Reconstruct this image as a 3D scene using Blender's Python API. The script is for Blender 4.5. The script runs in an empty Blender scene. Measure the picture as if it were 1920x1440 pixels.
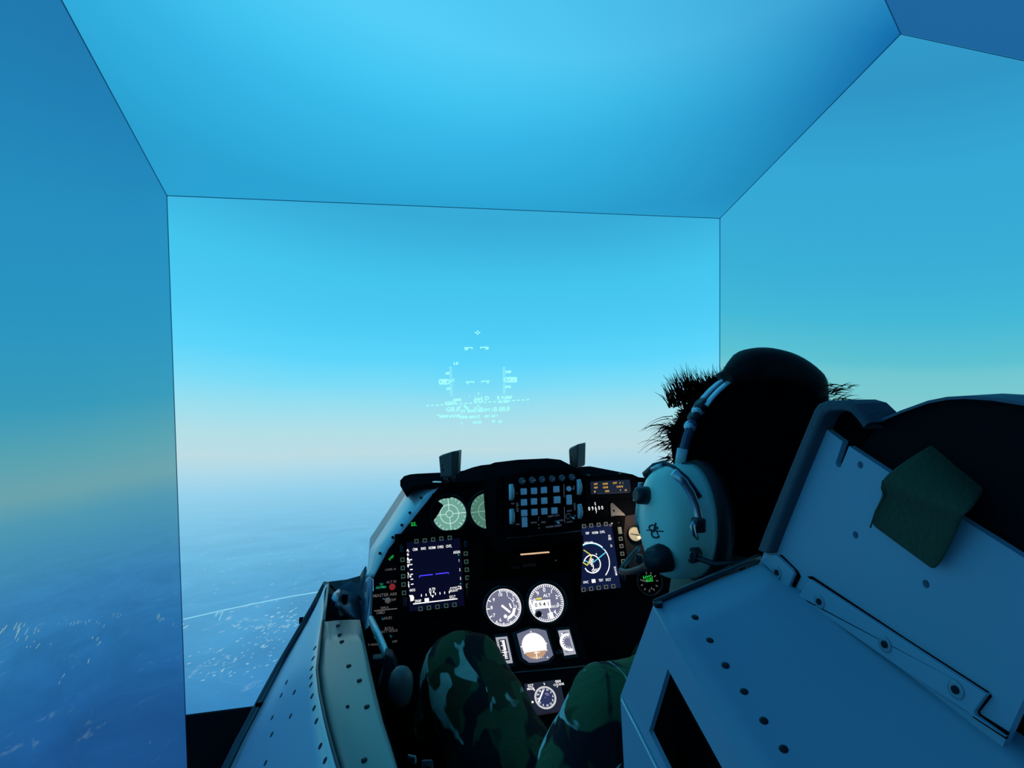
import bpy, bmesh, math, random
from mathutils import Vector, Matrix
from mathutils.geometry import tessellate_polygon
random.seed(7)
SC = bpy.context.scene
COL = SC.collection
R_ = math.radians

# ------------------------------------------------------------------ camera, world, exposure
CZ = 1.55                                     # lens height above the floor
FPX = 1180.0
CR = Vector((0.97407696, -0.22584782, -0.01291657))
CU = Vector((0.02217648, 0.03851174, 0.99901204))
CF = Vector((0.22512725, 0.97340105, -0.04252191))
cam_data = bpy.data.cameras.new('camera')
cam_data.sensor_width = 36.0
cam_data.lens = FPX / 1920 * 36.0
cam_data.clip_start = 0.02
cam = bpy.data.objects.new('camera', cam_data)
COL.objects.link(cam)
cam.matrix_world = Matrix(((CR.x, CU.x, -CF.x, 0), (CR.y, CU.y, -CF.y, 0), (CR.z, CU.z, -CF.z, CZ), (0, 0, 0, 1)))
SC.camera = cam
world = bpy.data.worlds.new('dark_room')
world.use_nodes = True
world.node_tree.nodes['Background'].inputs['Color'].default_value = (0.05, 0.25, 0.5, 1)
world.node_tree.nodes['Background'].inputs['Strength'].default_value = 0.01
SC.world = world
SC.view_settings.view_transform = 'Standard'
SC.view_settings.look = 'None'
SC.view_settings.exposure = 0.0
SC.view_settings.gamma = 1.0
SC.view_settings.use_curve_mapping = False

# ------------------------------------------------------------------ helpers
def ray(px, py):
    return CF + CR * ((px - 960) / FPX) + CU * ((720 - py) / FPX)
CAMP = Vector((0, 0, CZ))
def P(px, py, X=None, Y=None, Z=None, t=None):
    """world point seen at a pixel of the photograph, on the plane x=X, y=Y or height z=Z (relative to the lens)"""
    d = ray(px, py)
    if X is not None: t = X / d.x
    elif Y is not None: t = Y / d.y
    elif Z is not None: t = Z / d.z
    return CAMP + d * t
def W(x, y, z):
    return Vector((x, y, z + CZ))

def lin(c):
    c = c / 255.0
    return c / 12.92 if c <= 0.04045 else ((c + 0.055) / 1.055) ** 2.4
def RGB(r, g, b):
    return (lin(r), lin(g), lin(b), 1.0)

def new_mat(name):
    m = bpy.data.materials.new(name)
    m.use_nodes = True
    nt = m.node_tree
    return m, nt, nt.nodes['Principled BSDF']

def mat(name, col, rough=0.5, metal=0.0, emit=None, estr=0.0, noise=0.12, scale=30.0, bump=0.0, spec=0.5, coat=0.0):
    """procedural principled material: noise varies the colour and roughness a little"""
    m, nt, b = new_mat(name)
    N = nt.nodes; L = nt.links
    tc = N.new('ShaderNodeTexCoord')
    nz = N.new('ShaderNodeTexNoise'); nz.inputs['Scale'].default_value = scale; nz.inputs['Detail'].default_value = 4
    L.new(tc.outputs['Object'], nz.inputs['Vector'])
    mx = N.new('ShaderNodeMix'); mx.data_type = 'RGBA'
    mx.inputs[6].default_value = (*[c * (1 - noise) for c in col[:3]], 1)
    mx.inputs[7].default_value = (*[min(1, c * (1 + noise)) for c in col[:3]], 1)
    L.new(nz.outputs['Fac'], mx.inputs[0])
    L.new(mx.outputs[2], b.inputs['Base Color'])
    mr = N.new('ShaderNodeMapRange')
    mr.inputs['To Min'].default_value = max(0.02, rough - 0.06); mr.inputs['To Max'].default_value = min(1, rough + 0.06)
    L.new(nz.outputs['Fac'], mr.inputs['Value']); L.new(mr.outputs['Result'], b.inputs['Roughness'])
    b.inputs['Metallic'].default_value = metal
    b.inputs['Specular IOR Level'].default_value = spec
    b.inputs['Coat Weight'].default_value = coat
    if emit:
        b.inputs['Emission Color'].default_value = emit
        b.inputs['Emission Strength'].default_value = estr
    if bump:
        bp = N.new('ShaderNodeBump'); bp.inputs['Strength'].default_value = bump; bp.inputs['Distance'].default_value = 0.002
        L.new(nz.outputs['Fac'], bp.inputs['Height']); L.new(bp.outputs['Normal'], b.inputs['Normal'])
    return m

def glow(name, r, g, b, s=1.0):
    return mat(name, (0.02, 0.02, 0.02), 0.6, emit=RGB(r, g, b), estr=s, noise=0.05)

class MB:
    """collects vertices and faces and links them as ONE mesh object"""
    def __init__(self): self.v = []; self.f = []; self.sm = []
    def add(self, vs, fs, smooth=False):
        o = len(self.v)
        self.v += [Vector(p) for p in vs]
        for f in fs:
            self.f.append(tuple(i + o for i in f)); self.sm.append(smooth)
        return self
    def box(self, c, s, ax=None):
        c = Vector(c); X, Y, Z = ax if ax else (Vector((1, 0, 0)), Vector((0, 1, 0)), Vector((0, 0, 1)))
        vs = [c + X * (s[0] / 2 * i) + Y * (s[1] / 2 * j) + Z * (s[2] / 2 * k) for k in (-1, 1) for j in (-1, 1) for i in (-1, 1)]
        return self.add(vs, [(0, 2, 3, 1), (4, 5, 7, 6), (0, 1, 5, 4), (2, 6, 7, 3), (0, 4, 6, 2), (1, 3, 7, 5)])
    def prism(self, poly, vec, holes=()):
        """polygon (planar, 3-D points) extruded along vec; holes go right through"""
        loops = [[Vector(p) for p in poly]] + [[Vector(p) for p in h] for h in holes]
        flat = [p for l in loops for p in l]; n = len(flat); vec = Vector(vec)
        tris = tessellate_polygon(loops)
        fs = [tuple(t) for t in tris] + [tuple(i + n for i in reversed(t)) for t in tris]
        o = 0
        for l in loops:
            k = len(l)
            for i in range(k):
                a, b_ = o + i, o + (i + 1) % k
                fs.append((a, b_, b_ + n, a + n))
            o += k
        return self.add(flat + [p + vec for p in flat], fs)
    def poly(self, pts):
        pts = [Vector(p) for p in pts]
        return self.add(pts, [tuple(t) for t in tessellate_polygon([pts])])
    def grid(self, rows, smooth=True, closed=False):
        n = len(rows[0]); vs = [p for r in rows for p in r]; fs = []
        for i in range(len(rows) - 1):
            for j in range(n if closed else n - 1):
                k = (j + 1) % n
                fs.append((i * n + j, i * n + k, (i + 1) * n + k, (i + 1) * n + j))
        return self.add(vs, fs, smooth)
    def tube(self, pts, rad, seg=10, caps=True, flat=1.0, up=None):
        pts = [Vector(p) for p in pts]
        rads = rad if isinstance(rad, (list, tuple)) else [rad] * len(pts)
        rows = []; last = None
        for i, p in enumerate(pts):
            d = (pts[min(i + 1, len(pts) - 1)] - pts[max(i - 1, 0)]).normalized()
            if last is None:
                a = Vector(up) if up is not None else (Vector((0, 0, 1)) if abs(d.z) < 0.9 else Vector((1, 0, 0)))
            else: a = last
            x = (a - d * a.dot(d)).normalized(); last = x; y = d.cross(x)
            rows.append([p + (x * math.cos(2 * math.pi * k / seg) + y * (math.sin(2 * math.pi * k / seg) * flat)) * rads[i] for k in range(seg)])
        o = len(self.v)
        self.grid(rows, True, True)
        if caps:
            self.f.append(tuple(o + k for k in range(seg))); self.sm.append(False)
            e = o + (len(rows) - 1) * seg
            self.f.append(tuple(e + k for k in reversed(range(seg)))); self.sm.append(False)
        return self
    def lathe(self, c, ax, prof, seg=24, up=None, sx=1.0, cap=True):
        """profile [(radius, height)] turned about ax at c"""
        c = Vector(c); ax = Vector(ax).normalized()
        a = Vector(up) if up is not None else (Vector((0, 0, 1)) if abs(ax.z) < 0.9 else Vector((1, 0, 0)))
        x = (a - ax * a.dot(ax)).normalized(); y = ax.cross(x)
        rows = [[c + ax * h + (x * math.cos(2 * math.pi * k / seg) + y * (math.sin(2 * math.pi * k / seg) * sx)) * r for k in range(seg)] for r, h in prof]
        o = len(self.v); self.grid(rows, True, True)
        if cap:
            self.f.append(tuple(o + k for k in range(seg))); self.sm.append(False)
            e = o + (len(rows) - 1) * seg
            self.f.append(tuple(e + k for k in reversed(range(seg)))); self.sm.append(False)
        return self
    def build(self, name, m, parent=None, bevel=0, seg=2, sharp=35, mats=None):
        me = bpy.data.meshes.new(name)
        org = parent.matrix_world.translation.copy() if parent else Vector((0, 0, 0))
        if parent is None and self.v:
            lo = Vector([min(p[i] for p in self.v) for i in range(3)]); hi = Vector([max(p[i] for p in self.v) for i in range(3)])
            org = (lo + hi) / 2; org.z = lo.z
        me.from_pydata([tuple(p - org) for p in self.v], [], self.f)
        me.polygons.foreach_set('use_smooth', self.sm)
        bm = bmesh.new(); bm.from_mesh(me); bmesh.ops.recalc_face_normals(bm, faces=bm.faces[:]); bm.to_mesh(me); bm.free()
        o = bpy.data.objects.new(name, me); COL.objects.link(o)
        if parent: o.parent = parent
        else: o.location = org
        me.materials.append(m)
        if bevel:
            b = o.modifiers.new('bevel', 'BEVEL'); b.width = bevel; b.segments = seg; b.limit_method = 'ANGLE'; b.angle_limit = R_(40)
            b.harden_normals = False
        BUILT[o.name] = org
        return o
BUILT = {}

def thing(name, label, cat, loc, group=None):
    o = bpy.data.objects.new(name, None); COL.objects.link(o)
    o.empty_display_size = 0.02
    o.location = loc; o.matrix_world = Matrix.Translation(loc)
    o['label'] = label; o['category'] = cat
    if group: o['group'] = group
    return o
def tag(o, label, cat, group=None):
    o['label'] = label; o['category'] = cat
    if group: o['group'] = group
    return o
def sub(mb, name, m, part, root, **k):
    """sub-part: built in world space under a part whose own origin is the thing's origin"""
    o = mb.build(name, m, root, **k); o.parent = part
    return o

class Fr:
    """a flat face in the scene: origin o, right u, up v, outward normal n (towards the seat)"""
    def __init__(self, o, tilt=0.0, yaw=0.0):
        self.o = Vector(o); t = R_(tilt); y = R_(yaw)
        self.u = Vector((math.cos(y), math.sin(y), 0))
        fw = Vector((-math.sin(y), math.cos(y), 0))
        self.v = fw * math.sin(t) + Vector((0, 0, math.cos(t)))
        self.n = self.u.cross(self.v)
    def px(self, px, py):
        d = ray(px, py); t = (self.o - CAMP).dot(self.n) / d.dot(self.n)
        q = CAMP + d * t - self.o
        return (q.dot(self.u), q.dot(self.v))
    def at(self, a, b, h=0.0): return self.o + self.u * a + self.v * b + self.n * h
    def P(self, px, py, h=0.0): return self.at(*self.px(px, py), h)
    @property
    def ax(self): return (self.u, self.v, self.n)

# flat print on a face ------------------------------------------------
def f_line(mb, fr, a, b, w, h):
    a = Vector(a); b = Vector(b); d = b - a
    if d.length < 1e-7: return
    n = Vector((-d.y, d.x)).normalized() * (w / 2)
    mb.add([fr.at(*(a + n), h), fr.at(*(a - n), h), fr.at(*(b - n), h), fr.at(*(b + n), h)], [(0, 1, 2, 3)])
def f_arc(mb, fr, c, r, w, a0, a1, h, seg=40, ry=None):
    ry = ry or r; rows = [[], []]
    for i in range(seg + 1):
        t = R_(a0 + (a1 - a0) * i / seg)
        for k, s in enumerate((-0.5, 0.5)):
            rows[k].append(fr.at(c[0] + math.cos(t) * (r + s * w), c[1] + math.sin(t) * (ry + s * w), h))
    mb.grid(rows, False)
def f_disc(mb, fr, c, r, h, seg=32, ry=None):
    ry = ry or r
    mb.add([fr.at(c[0] + math.cos(2 * math.pi * i / seg) * r, c[1] + math.sin(2 * math.pi * i / seg) * ry, h) for i in range(seg)], [tuple(range(seg))])
def f_rect(mb, fr, c, w, hh, h, rot=0):
    ca, sa = math.cos(R_(rot)), math.sin(R_(rot))
    mb.add([fr.at(c[0] + ca * x * w / 2 - sa * y * hh / 2, c[1] + sa * x * w / 2 + ca * y * hh / 2, h) for x, y in ((-1, -1), (1, -1), (1, 1), (-1, 1))], [(0, 1, 2, 3)])
_TXT = {}
def glyphs(s):
    if s not in _TXT:
        cu = bpy.data.curves.new('t', 'FONT'); cu.body = s; cu.size = 1.0; cu.align_x = 'CENTER'; cu.align_y = 'CENTER'; cu.resolution_u = 2
        cu.offset = 0.012
        o = bpy.data.objects.new('t', cu); COL.objects.link(o)
        bpy.context.view_layer.update()
        me = bpy.data.meshes.new_from_object(o.evaluated_get(bpy.context.evaluated_depsgraph_get()))
        _TXT[s] = ([tuple(v.co) for v in me.vertices], [tuple(p.vertices) for p in me.polygons])
        bpy.data.objects.remove(o); bpy.data.curves.remove(cu); bpy.data.meshes.remove(me)
    return _TXT[s]
def f_text(mb, fr, c, s, size, h, rot=0, sx=1.0):
    vs, fs = glyphs(s); ca, sa = math.cos(R_(rot)), math.sin(R_(rot))
    mb.add([fr.at(c[0] + (ca * x * sx - sa * y) * size, c[1] + (sa * x * sx + ca * y) * size, h) for x, y, z in vs], fs)

# ------------------------------------------------------------------ projected sky and ground
EYE = W(0.345, 0.60, -0.17)                    # design eye point of the projection
UPN = Vector((0.02, 0.128, 1.0)).normalized()  # the aircraft flies slightly nose up
FWN = (Vector((0, 1, 0)) - UPN * UPN.y).normalized()
RTN = FWN.cross(UPN)
def elev(p):
    return math.degrees(math.asin((p - EYE).normalized().dot(UPN)))

def screen_mat(name, samples, ground, speck, warm=(0, 0, 0), side=None, terrain=0.0):
    """what the projector shows on one panel: colour by elevation above the simulated horizon, terrain below it.
    samples: (elevation in degrees, (r, g, b))"""
    m, nt, b = new_mat(name)
    N = nt.nodes; L = nt.links
    def math_(op, *a):
        n = N.new('ShaderNodeMath'); n.operation = op
        for i, x in enumerate(a):
            if isinstance(x, (int, float)): n.inputs[i].default_value = x
            else: L.new(x, n.inputs[i])
        return n.outputs[0]
    def dot(vec, k):
        n = N.new('ShaderNodeVectorMath'); n.operation = 'DOT_PRODUCT'; L.new(vec, n.inputs[0]); n.inputs[1].default_value = tuple(k)
        return n.outputs['Value']
    ge = N.new('ShaderNodeNewGeometry')
    sb = N.new('ShaderNodeVectorMath'); sb.operation = 'SUBTRACT'; L.new(ge.outputs['Position'], sb.inputs[0]); sb.inputs[1].default_value = tuple(EYE)
    nm = N.new('ShaderNodeVectorMath'); nm.operation = 'NORMALIZE'; L.new(sb.outputs[0], nm.inputs[0])
    up, fw, rt = dot(nm.outputs[0], UPN), dot(nm.outputs[0], FWN), dot(nm.outputs[0], RTN)
    el = math_('MULTIPLY', math_('ARCSINE', up), 180 / math.pi)
    lo, hi = -50.0, 90.0
    fac = math_('DIVIDE', math_('SUBTRACT', el, lo), hi - lo)
    # gentle waviness so the haze bands are not ruler straight
    nz = N.new('ShaderNodeTexNoise'); nz.inputs['Scale'].default_value = 2.5; nz.inputs['Detail'].default_value = 3
    L.new(nm.outputs[0], nz.inputs['Vector'])
    fac = math_('ADD', fac, math_('MULTIPLY', math_('SUBTRACT', nz.outputs['Fac'], 0.5), 0.012))
    cr = N.new('ShaderNodeValToRGB'); L.new(fac, cr.inputs['Fac'])
    ss = sorted(samples)
    els = cr.color_ramp.elements
    while len(els) < len(ss): els.new(0.5)
    for e, (a, c) in zip(els, ss):
        e.position = (a - lo) / (hi - lo); e.color = RGB(*c)
    col = cr.outputs['Color']
    if side:                                   # lens falloff of the projector across the panel: (axis vector, centre, half width, drop)
        axis, cen, half, drop = side
        q = math_('DIVIDE', math_('SUBTRACT', dot(ge.outputs['Position'], axis), cen), half)
        ny = N.new('ShaderNodeMapRange'); L.new(dot(ge.outputs['Position'], (0, 1, 0)), ny.inputs['Value'])
        for i_, k_ in enumerate((2.0, 1.25, 0.22, 1.0)): ny.inputs[i_ + 1].default_value = k_
        q = math_('MULTIPLY', math_('MULTIPLY', q, q), ny.outputs['Result'])
        cq = N.new('ShaderNodeCombineXYZ')
        for i_, dr in enumerate(drop): L.new(math_('SUBTRACT', 1.0, math_('MULTIPLY', q, dr)), cq.inputs[i_])
        vm = N.new('ShaderNodeVectorMath'); vm.operation = 'MULTIPLY'; L.new(col, vm.inputs[0]); L.new(cq.outputs[0], vm.inputs[1]); col = vm.outputs[0]
    # ground plane coordinates
    dn = math_('MAXIMUM', math_('MULTIPLY', up, -1.0), 0.004)
    gx, gy = math_('DIVIDE', rt, dn), math_('DIVIDE', fw, dn)
    cb = N.new('ShaderNodeCombineXYZ'); L.new(gx, cb.inputs[0]); L.new(gy, cb.inputs[1])
    fade = N.new('ShaderNodeMapRange'); L.new(el, fade.inputs['Value'])
    fade.inputs['From Min'].default_value = -2.5; fade.inputs['From Max'].default_value = -14; fade.clamp = True
    def noise(scale, detail, rough=0.55, dist=0.0, stretch=None):
        n = N.new('ShaderNodeTexNoise'); n.inputs['Scale'].default_value = scale; n.inputs['Detail'].default_value = detail
        n.inputs['Roughness'].default_value = rough; n.inputs['Distortion'].default_value = dist
        if stretch:
            mp = N.new('ShaderNodeMapping'); L.new(cb.outputs[0], mp.inputs['Vector']); mp.inputs['Scale'].default_value = stretch; mp.inputs['Rotation'].default_value[2] = 0.5
            L.new(mp.outputs[0], n.inputs['Vector'])
        else: L.new(cb.outputs[0], n.inputs['Vector'])
        return n.outputs['Fac']
    def rng(x, a, b_, c=0.0, d=1.0):
        n = N.new('ShaderNodeMapRange'); n.clamp = True; L.new(x, n.inputs['Value'])
        for i, k in enumerate((a, b_, c, d)): n.inputs[i + 1].default_value = k
        return n.outputs['Result']
    big = noise(1.1, 5, 0.6, 0.6)
    relief = rng(big, 0.3, 0.7, 1 - ground, 1 + ground)
    rel = math_('ADD', 1.0, math_('MULTIPLY', math_('SUBTRACT', relief, 1.0), fade.outputs['Result']))
    vm = N.new('ShaderNodeVectorMath'); vm.operation = 'SCALE'; L.new(col, vm.inputs[0]); L.new(rel, vm.inputs['Scale'])
    # towns: small bright patches gathered in clusters
    fine = rng(noise(11, 4, 0.65, 0.3, (1.0, 0.5, 1)), 0.56, 0.76)
    clus = rng(noise(1.1, 4, 0.6, 1.2), 0.50, 0.66)
    sp = math_('MULTIPLY', math_('MULTIPLY', fine, clus), math_('MULTIPLY', fade.outputs['Result'], speck))
    # roads / rivers: thin veins
    vein = rng(math_('ABSOLUTE', math_('SUBTRACT', noise(0.9, 3, 0.5, 0.4), 0.5)), 0.0, 0.003, 1.0, 0.0)
    sp = math_('ADD', sp, math_('MULTIPLY', vein, math_('MULTIPLY', fade.outputs['Result'], speck * 0.07)))
    ad = N.new('ShaderNodeMix'); ad.data_type = 'RGBA'; ad.clamp_factor = True
    L.new(sp, ad.inputs[0]); L.new(vm.outputs[0], ad.inputs[6]); ad.inputs[7].default_value = RGB(*warm)
    L.new(ad.outputs[2], b.inputs['Emission Color'])
    b.inputs['Emission Strength'].default_value = 1.0
    b.inputs['Base Color'].default_value = (0.03, 0.03, 0.03, 1)
    b.inputs['Roughness'].default_value = 0.9
    b.inputs['Specular IOR Level'].default_value = 0.02
    return m

# ------------------------------------------------------------------ the projection room
XL, XR, YF = -0.5466, 1.2168, 2.0
ZT, ZB, US = 0.4765, -1.048, 0.3368           # top and foot of the front panel, rise of the ceiling panel towards the viewer
PR = W(XR, 1.2388, ZT + US * (YF - 1.2388)); PL = PR.copy(); PL.x = XL
DROP = Vector((0, -0.1455, -0.0967)); SIDE = Vector((-0.0547, -0.0352, 0.0119))
XM = (XL + XR) / 2
APEX = PR + SIDE * ((XR - XM) / 0.0547)
cdir = Vector((0, -1, US))
def on_ceil(px, py):
    d = ray(px, py); t = (ZT + US * YF) / (d.z + US * d.y); return CAMP + d * t
def samp(fn, lst): return [(elev(fn(px, py)), c) for px, py, c in lst]

front_s = samp(lambda a, b: P(a, b, Y=YF), [
    (640, 385, (54, 170, 214)), (640, 440, (60, 180, 224)), (700, 515, (66, 195, 235)), (640, 600, (76, 202, 243)), (640, 670, (92, 212, 250)),
    (640, 720, (122, 219, 246)), (640, 765, (154, 222, 238)), (640, 810, (178, 222, 231)), (640, 850, (188, 220, 226)), (640, 880, (172, 216, 233)),
    (640, 915, (148, 208, 234)), (600, 960, (130, 197, 230)), (500, 1030, (108, 184, 222)), (400, 1110, (90, 168, 213)), (400, 1200, (74, 150, 197)), (400, 1330, (56, 132, 188))])
left_s = samp(lambda a, b: P(a, b, X=XL), [
    (40, 20, (30, 118, 172)), (40, 200, (31, 128, 180)), (120, 415, (36, 140, 189)), (40, 600, (40, 146, 190)), (40, 760, (52, 152, 184)), (40, 850, (84, 160, 176)),
    (40, 930, (106, 162, 170)), (40, 985, (78, 150, 176)), (60, 1040, (66, 140, 176)), (60, 1130, (52, 124, 176)), (60, 1240, (38, 108, 166)), (60, 1340, (30, 92, 152)), (60, 1435, (26, 80, 138))])
right_s = samp(lambda a, b: P(a, b, X=XR), [
    (1700, 90, (49, 152, 199)), (1880, 120, (46, 148, 196)), (1720, 315, (51, 165, 210)), (1660, 500, (56, 172, 212)), (1660, 600, (66, 182, 213)), (1660, 680, (92, 192, 208)), (1660, 740, (122, 200, 206)), (1880, 700, (112, 198, 208))])
right_s += [(2.5, (150, 205, 205)), (0, (120, 190, 205)), (-8, (80, 160, 195)), (-30, (45, 115, 170))]
ceil_s = samp(on_ceil, [(640, 365, (42, 162, 210)), (640, 300, (46, 172, 219)), (640, 200, (54, 184, 231)), (640, 110, (66, 197, 241)), (700, 15, (84, 205, 248))])
ceil_s += [(75, (70, 190, 236)), (88, (60, 170, 220))]

M_front = screen_mat('front_projection', front_s, 0.15, 0.75, (196, 226, 236), None)
M_left = screen_mat('left_projection', left_s, 0.16, 0.35, (150, 190, 185))
M_right = screen_mat('right_projection', right_s, 0.1, 0.6, (150, 200, 205))
M_ceil = screen_mat('ceiling_projection', ceil_s, 0, 0, (0, 0, 0), (Vector((1, 0, 0)), 0.0, 1.0, (0.60, 0.49, 0.36)))
M_rear = screen_mat('rear_projection', [(-20, (25, 88, 144)), (10, (26, 92, 150)), (50, (28, 98, 155)), (85, (26, 90, 148))], 0, 0, (0, 0, 0))
M_black = mat('black_board', (0.004, 0.004, 0.005), 0.85)
M_seam = mat('panel_seam', (0.12, 0.24, 0.34), 0.8, spec=0.0)
M_floor = mat('dark_floor', (0.006, 0.007, 0.009), 0.8, bump=0.2)

def struct(o): o['kind'] = 'structure'; return o
def panel(name, pts, m, out, th=0.018):
    """a flat screen panel: visible face exactly on pts, thickness away from the room"""
    return struct(MB().prism(pts, Vector(out).normalized() * th).build(name, m))
T3 = 0.003
panel('wall_front', [W(XL, YF, ZB), W(XR, YF, ZB), W(XR, YF, ZT), W(XL, YF, ZT)], M_front, (0, 1, 0))
YB = (PR + DROP * 17).y
C2 = PR + SIDE * 8.5                         # the corner facet only closes the right rear corner of the ceiling
C2L = Vector((XL, C2.y, CZ + ZT + US * (YF - C2.y)))
wl = [W(XL, YF, -1.25), W(XL, YF, ZT), C2L, Vector((XL, YB, C2L.z)), Vector((XL, YB, CZ - 1.25))]
panel('wall_left', wl, M_left, (-1, 0, 0))
wr = [W(XR, YF, -1.05), W(XR, YF, ZT), PR, PR + DROP * 17, Vector((XR, (PR + DROP * 17).y, CZ - 1.05))]
panel('wall_right', wr, M_right, (1, 0, 0))
panel('ceiling', [W(XL, YF, ZT), W(XR, YF, ZT), PR, C2, C2L], M_ceil, (0, 0, 1))
panel('ceiling_rear_fill', [C2L, C2, Vector((C2.x, YB, C2L.z)), Vector((XL, YB, C2L.z))], M_rear, (0, 0, 1))  # unseen glowing panel, added to light the seat from above
nr = SIDE.cross(DROP); nr = nr if nr.y < 0 else -nr
panel('wall_rear_right', [PR, PR + DROP * 17, C2 + DROP * 17, C2], M_rear, nr)
# black boards below the screens, floor, room shell behind the viewer
struct(MB().box(W((XL + XR) / 2, YF + 0.02, (ZB - CZ) / 2 - 0.004), (XR - XL, 0.03, CZ + ZB - 0.008)).build('baseboard_front', M_black))
struct(MB().box(W(XL - 0.012, 0.4, (-1.25 - CZ) / 2 - 0.002), (0.02, 3.3, CZ - 1.25 - 0.004)).build('baseboard_left', M_black))
struct(MB().box(W(XR + 0.012, 0.4, (-1.05 - CZ) / 2 - 0.002), (0.02, 3.3, CZ - 1.05 - 0.004)).build('baseboard_right', M_black))
struct(MB().box((XM, 0.5, -0.02), (4.4, 3.9, 0.04)).build('floor', M_floor))
struct(MB().box((XM, -1.45, 1.3), (4.4, 0.04, 2.6)).build('wall_rear', M_black))
# thin dark joints where panels meet
def seam(name, a, b_, w=0.004, mtl=None):
    return struct(MB().tube([a, b_], w / 3.4, 6).build(name, mtl or M_seam))
i = 0.0015
seam('trim_1', W(XL + i, YF - i, ZT - i), W(XR - i, YF - i, ZT - i), 0.004)
seam('trim_2', W(XL + i, YF - i, -1.25), W(XL + i, YF - i, ZT - i), 0.004)
seam('trim_3', W(XR - i, YF - i, ZB), W(XR - i, YF - i, ZT - i), 0.005)
seam('trim_4', W(XR - i, YF - i, ZT - i), PR + Vector((-i, 0, -i)), 0.004)
seam('trim_5', W(XL + i, YF - i, ZT - i), C2L + Vector((i, 0, -i)), 0.004)
seam('trim_6', PR + Vector((-i, 0, -i)), C2 + Vector((0, 0, -i)), 0.004)
seam('trim_7', PR + Vector((-i, 0, -i)), PR + DROP * 17 + Vector((-i, 0, -i)), 0.003)

# head-up symbols shown on the front panel (flat print in the projected picture)
WF = Fr(W(0, YF, 0))
M_hud = glow('head_up_green', 165, 255, 250, 1.0)
def hud():
    mb = MB(); p = lambda x, y: WF.px(x, y); H = 0.0025
    def ln(x0, y0, x1, y1, w=0.0028): f_line(mb, WF, p(x0, y0), p(x1, y1), w * 1.45, H)
    def tx(x, y, s, sz=0.013, sx=1.0): [f_text(mb, WF, (p(x, y)[0] + o_ * .0009, p(x, y)[1] + o_ * .0004), s, sz * 1.1, H + o_ * 1e-5, 1.2, sx) for o_ in (-1, 0, 1)]
    k = 1646 / 240.0
    Q = lambda X, Y: (780 + X / k, 600 + Y / k)
    x, y = Q(790, 162); ln(x - 5, y, x - 1.5, y); ln(x + 1.5, y, x + 5, y); ln(x, y - 4, x, y - 1); ln(x, y + 1, x, y + 4)
    for X, Y, s in ((670, 368, '10'), (880, 362, '10'), (690, 806, '5'), (895, 798, '5')):
        x, y = Q(X, Y); l = X < 790
        ln(x - 7.5, y - 1.6, x + 7.5, y - 1.8, 0.0024); xe = x + 7.5 if l else x - 7.5; ln(xe, y - 1.8, xe, y + 1.2, 0.0024)
        tx(x - 4 if l else x + 4, y + 1, s, 0.0095, 1.1)
    for i in range(19):
        x, y = Q(445 + 12 * i / 18, 610 + 360 * i / 18); ln(x - (2.3 if i % 4 else 3.2), y, x + 2.2, y - .2, 0.0011)
        x, y = Q(1127 + 4 * i / 18, 610 + 330 * i / 18); ln(x - 2.0, y, x + (2.3 if i % 4 else 3.2), y - .2, 0.0011)
    for X, Y, s in ((402, 688, '40'), (415, 885, '35'), (1182, 668, '100'), (1182, 862, '095'), (508, 560, '1.0'), (525, 1028, 'ARM'), (478, 775, 'C')):
        tx(*Q(X, Y), s, 0.0115, 1.05)
    # boxed speed and height
    for X0, X1, Y, tip, s in ((300, 412, 795, 440, '380'), (1290, 1160, 768, 1125, '9,800')):
        a, c = Q(X0, Y - 27), Q(X1, Y + 27); t_ = Q(tip, Y - 4)
        ln(a[0], a[1], c[0], a[1]); ln(a[0], c[1], c[0], c[1]); ln(a[0], a[1], a[0], c[1]); ln(c[0], a[1], t_[0], t_[1]); ln(c[0], c[1], t_[0], t_[1])
        tx((a[0] + c[0]) / 2, (a[1] + c[1]) / 2, s, 0.0125, 1.0)
    # horizon line, dashed
    for i in range(22):
        a = i / 22.0; x0, y0 = Q(130 + 1350 * a, 1103 - 82 * a); x1, y1 = Q(130 + 1350 * (a + 0.028), 1103 - 82 * (a + 0.028)); ln(x0, y0, x1, y1, 0.0026)
    # flight path marker and heading carets
    x, y = Q(800, 1130); f_arc(mb, WF, p(x, y), 0.0052, 0.0024, 0, 360, H, 24); ln(x - 8.5, y, x - 3, y); ln(x + 3, y, x + 8.5, y); ln(x, y - 3, x, y - 6)
    x, y = Q(802, 948); ln(x, y - 3, x, y + 3, 0.002)
    for X in (685, 760, 840): x, y = Q(X, 983); ln(x - 1, y, x + 1, y, 0.002)
    x, y = Q(645, 1125); ln(x - 4.5, y - 4, x + 4, y + 3.5, 0.005)
    for X, Y, s, z in ((804, 1032, '095', 0.019), (910, 1008, 'D', 0.017), (1135, 1000, 'R 9,800', 0.0145), (1125, 1050, 'AL 200', 0.011), (445, 1070, 'NAV', 0.016), (437, 1150, 'G0', 0.019),
                       (510, 1150, '1.0', 0.018), (560, 1130, '7', 0.014), (605, 1178, 'FT', 0.013), (752, 1170, 'RWS 40', 0.0125), (898, 1160, 'STPT', 0.012), (978, 1160, '1', 0.012), (1100, 1148, 'B 00.0', 0.019),
                       (282, 1222, '<', 0.014), (355, 1240, 'MRM', 0.0115), (495, 1233, '6AAM', 0.0125), (605, 1250, 'NRM', 0.012), (752, 1246, '004:12', 0.012), (905, 1240, '02', 0.011), (975, 1238, '> 01', 0.0115), (1040, 1232, '>', 0.012),
                       (588, 1328, '1', 0.012), (783, 1318, '10:45', 0.012), (995, 1303, 'N', 0.011), (1078, 1308, '42', 0.012)):
        tx(*Q(X, Y), s, z)
    return mb
hs = hud().build('head_up_symbols', M_hud, None)
wf = bpy.data.objects['wall_front']
hs.location -= wf.location; hs.parent = wf
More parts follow.
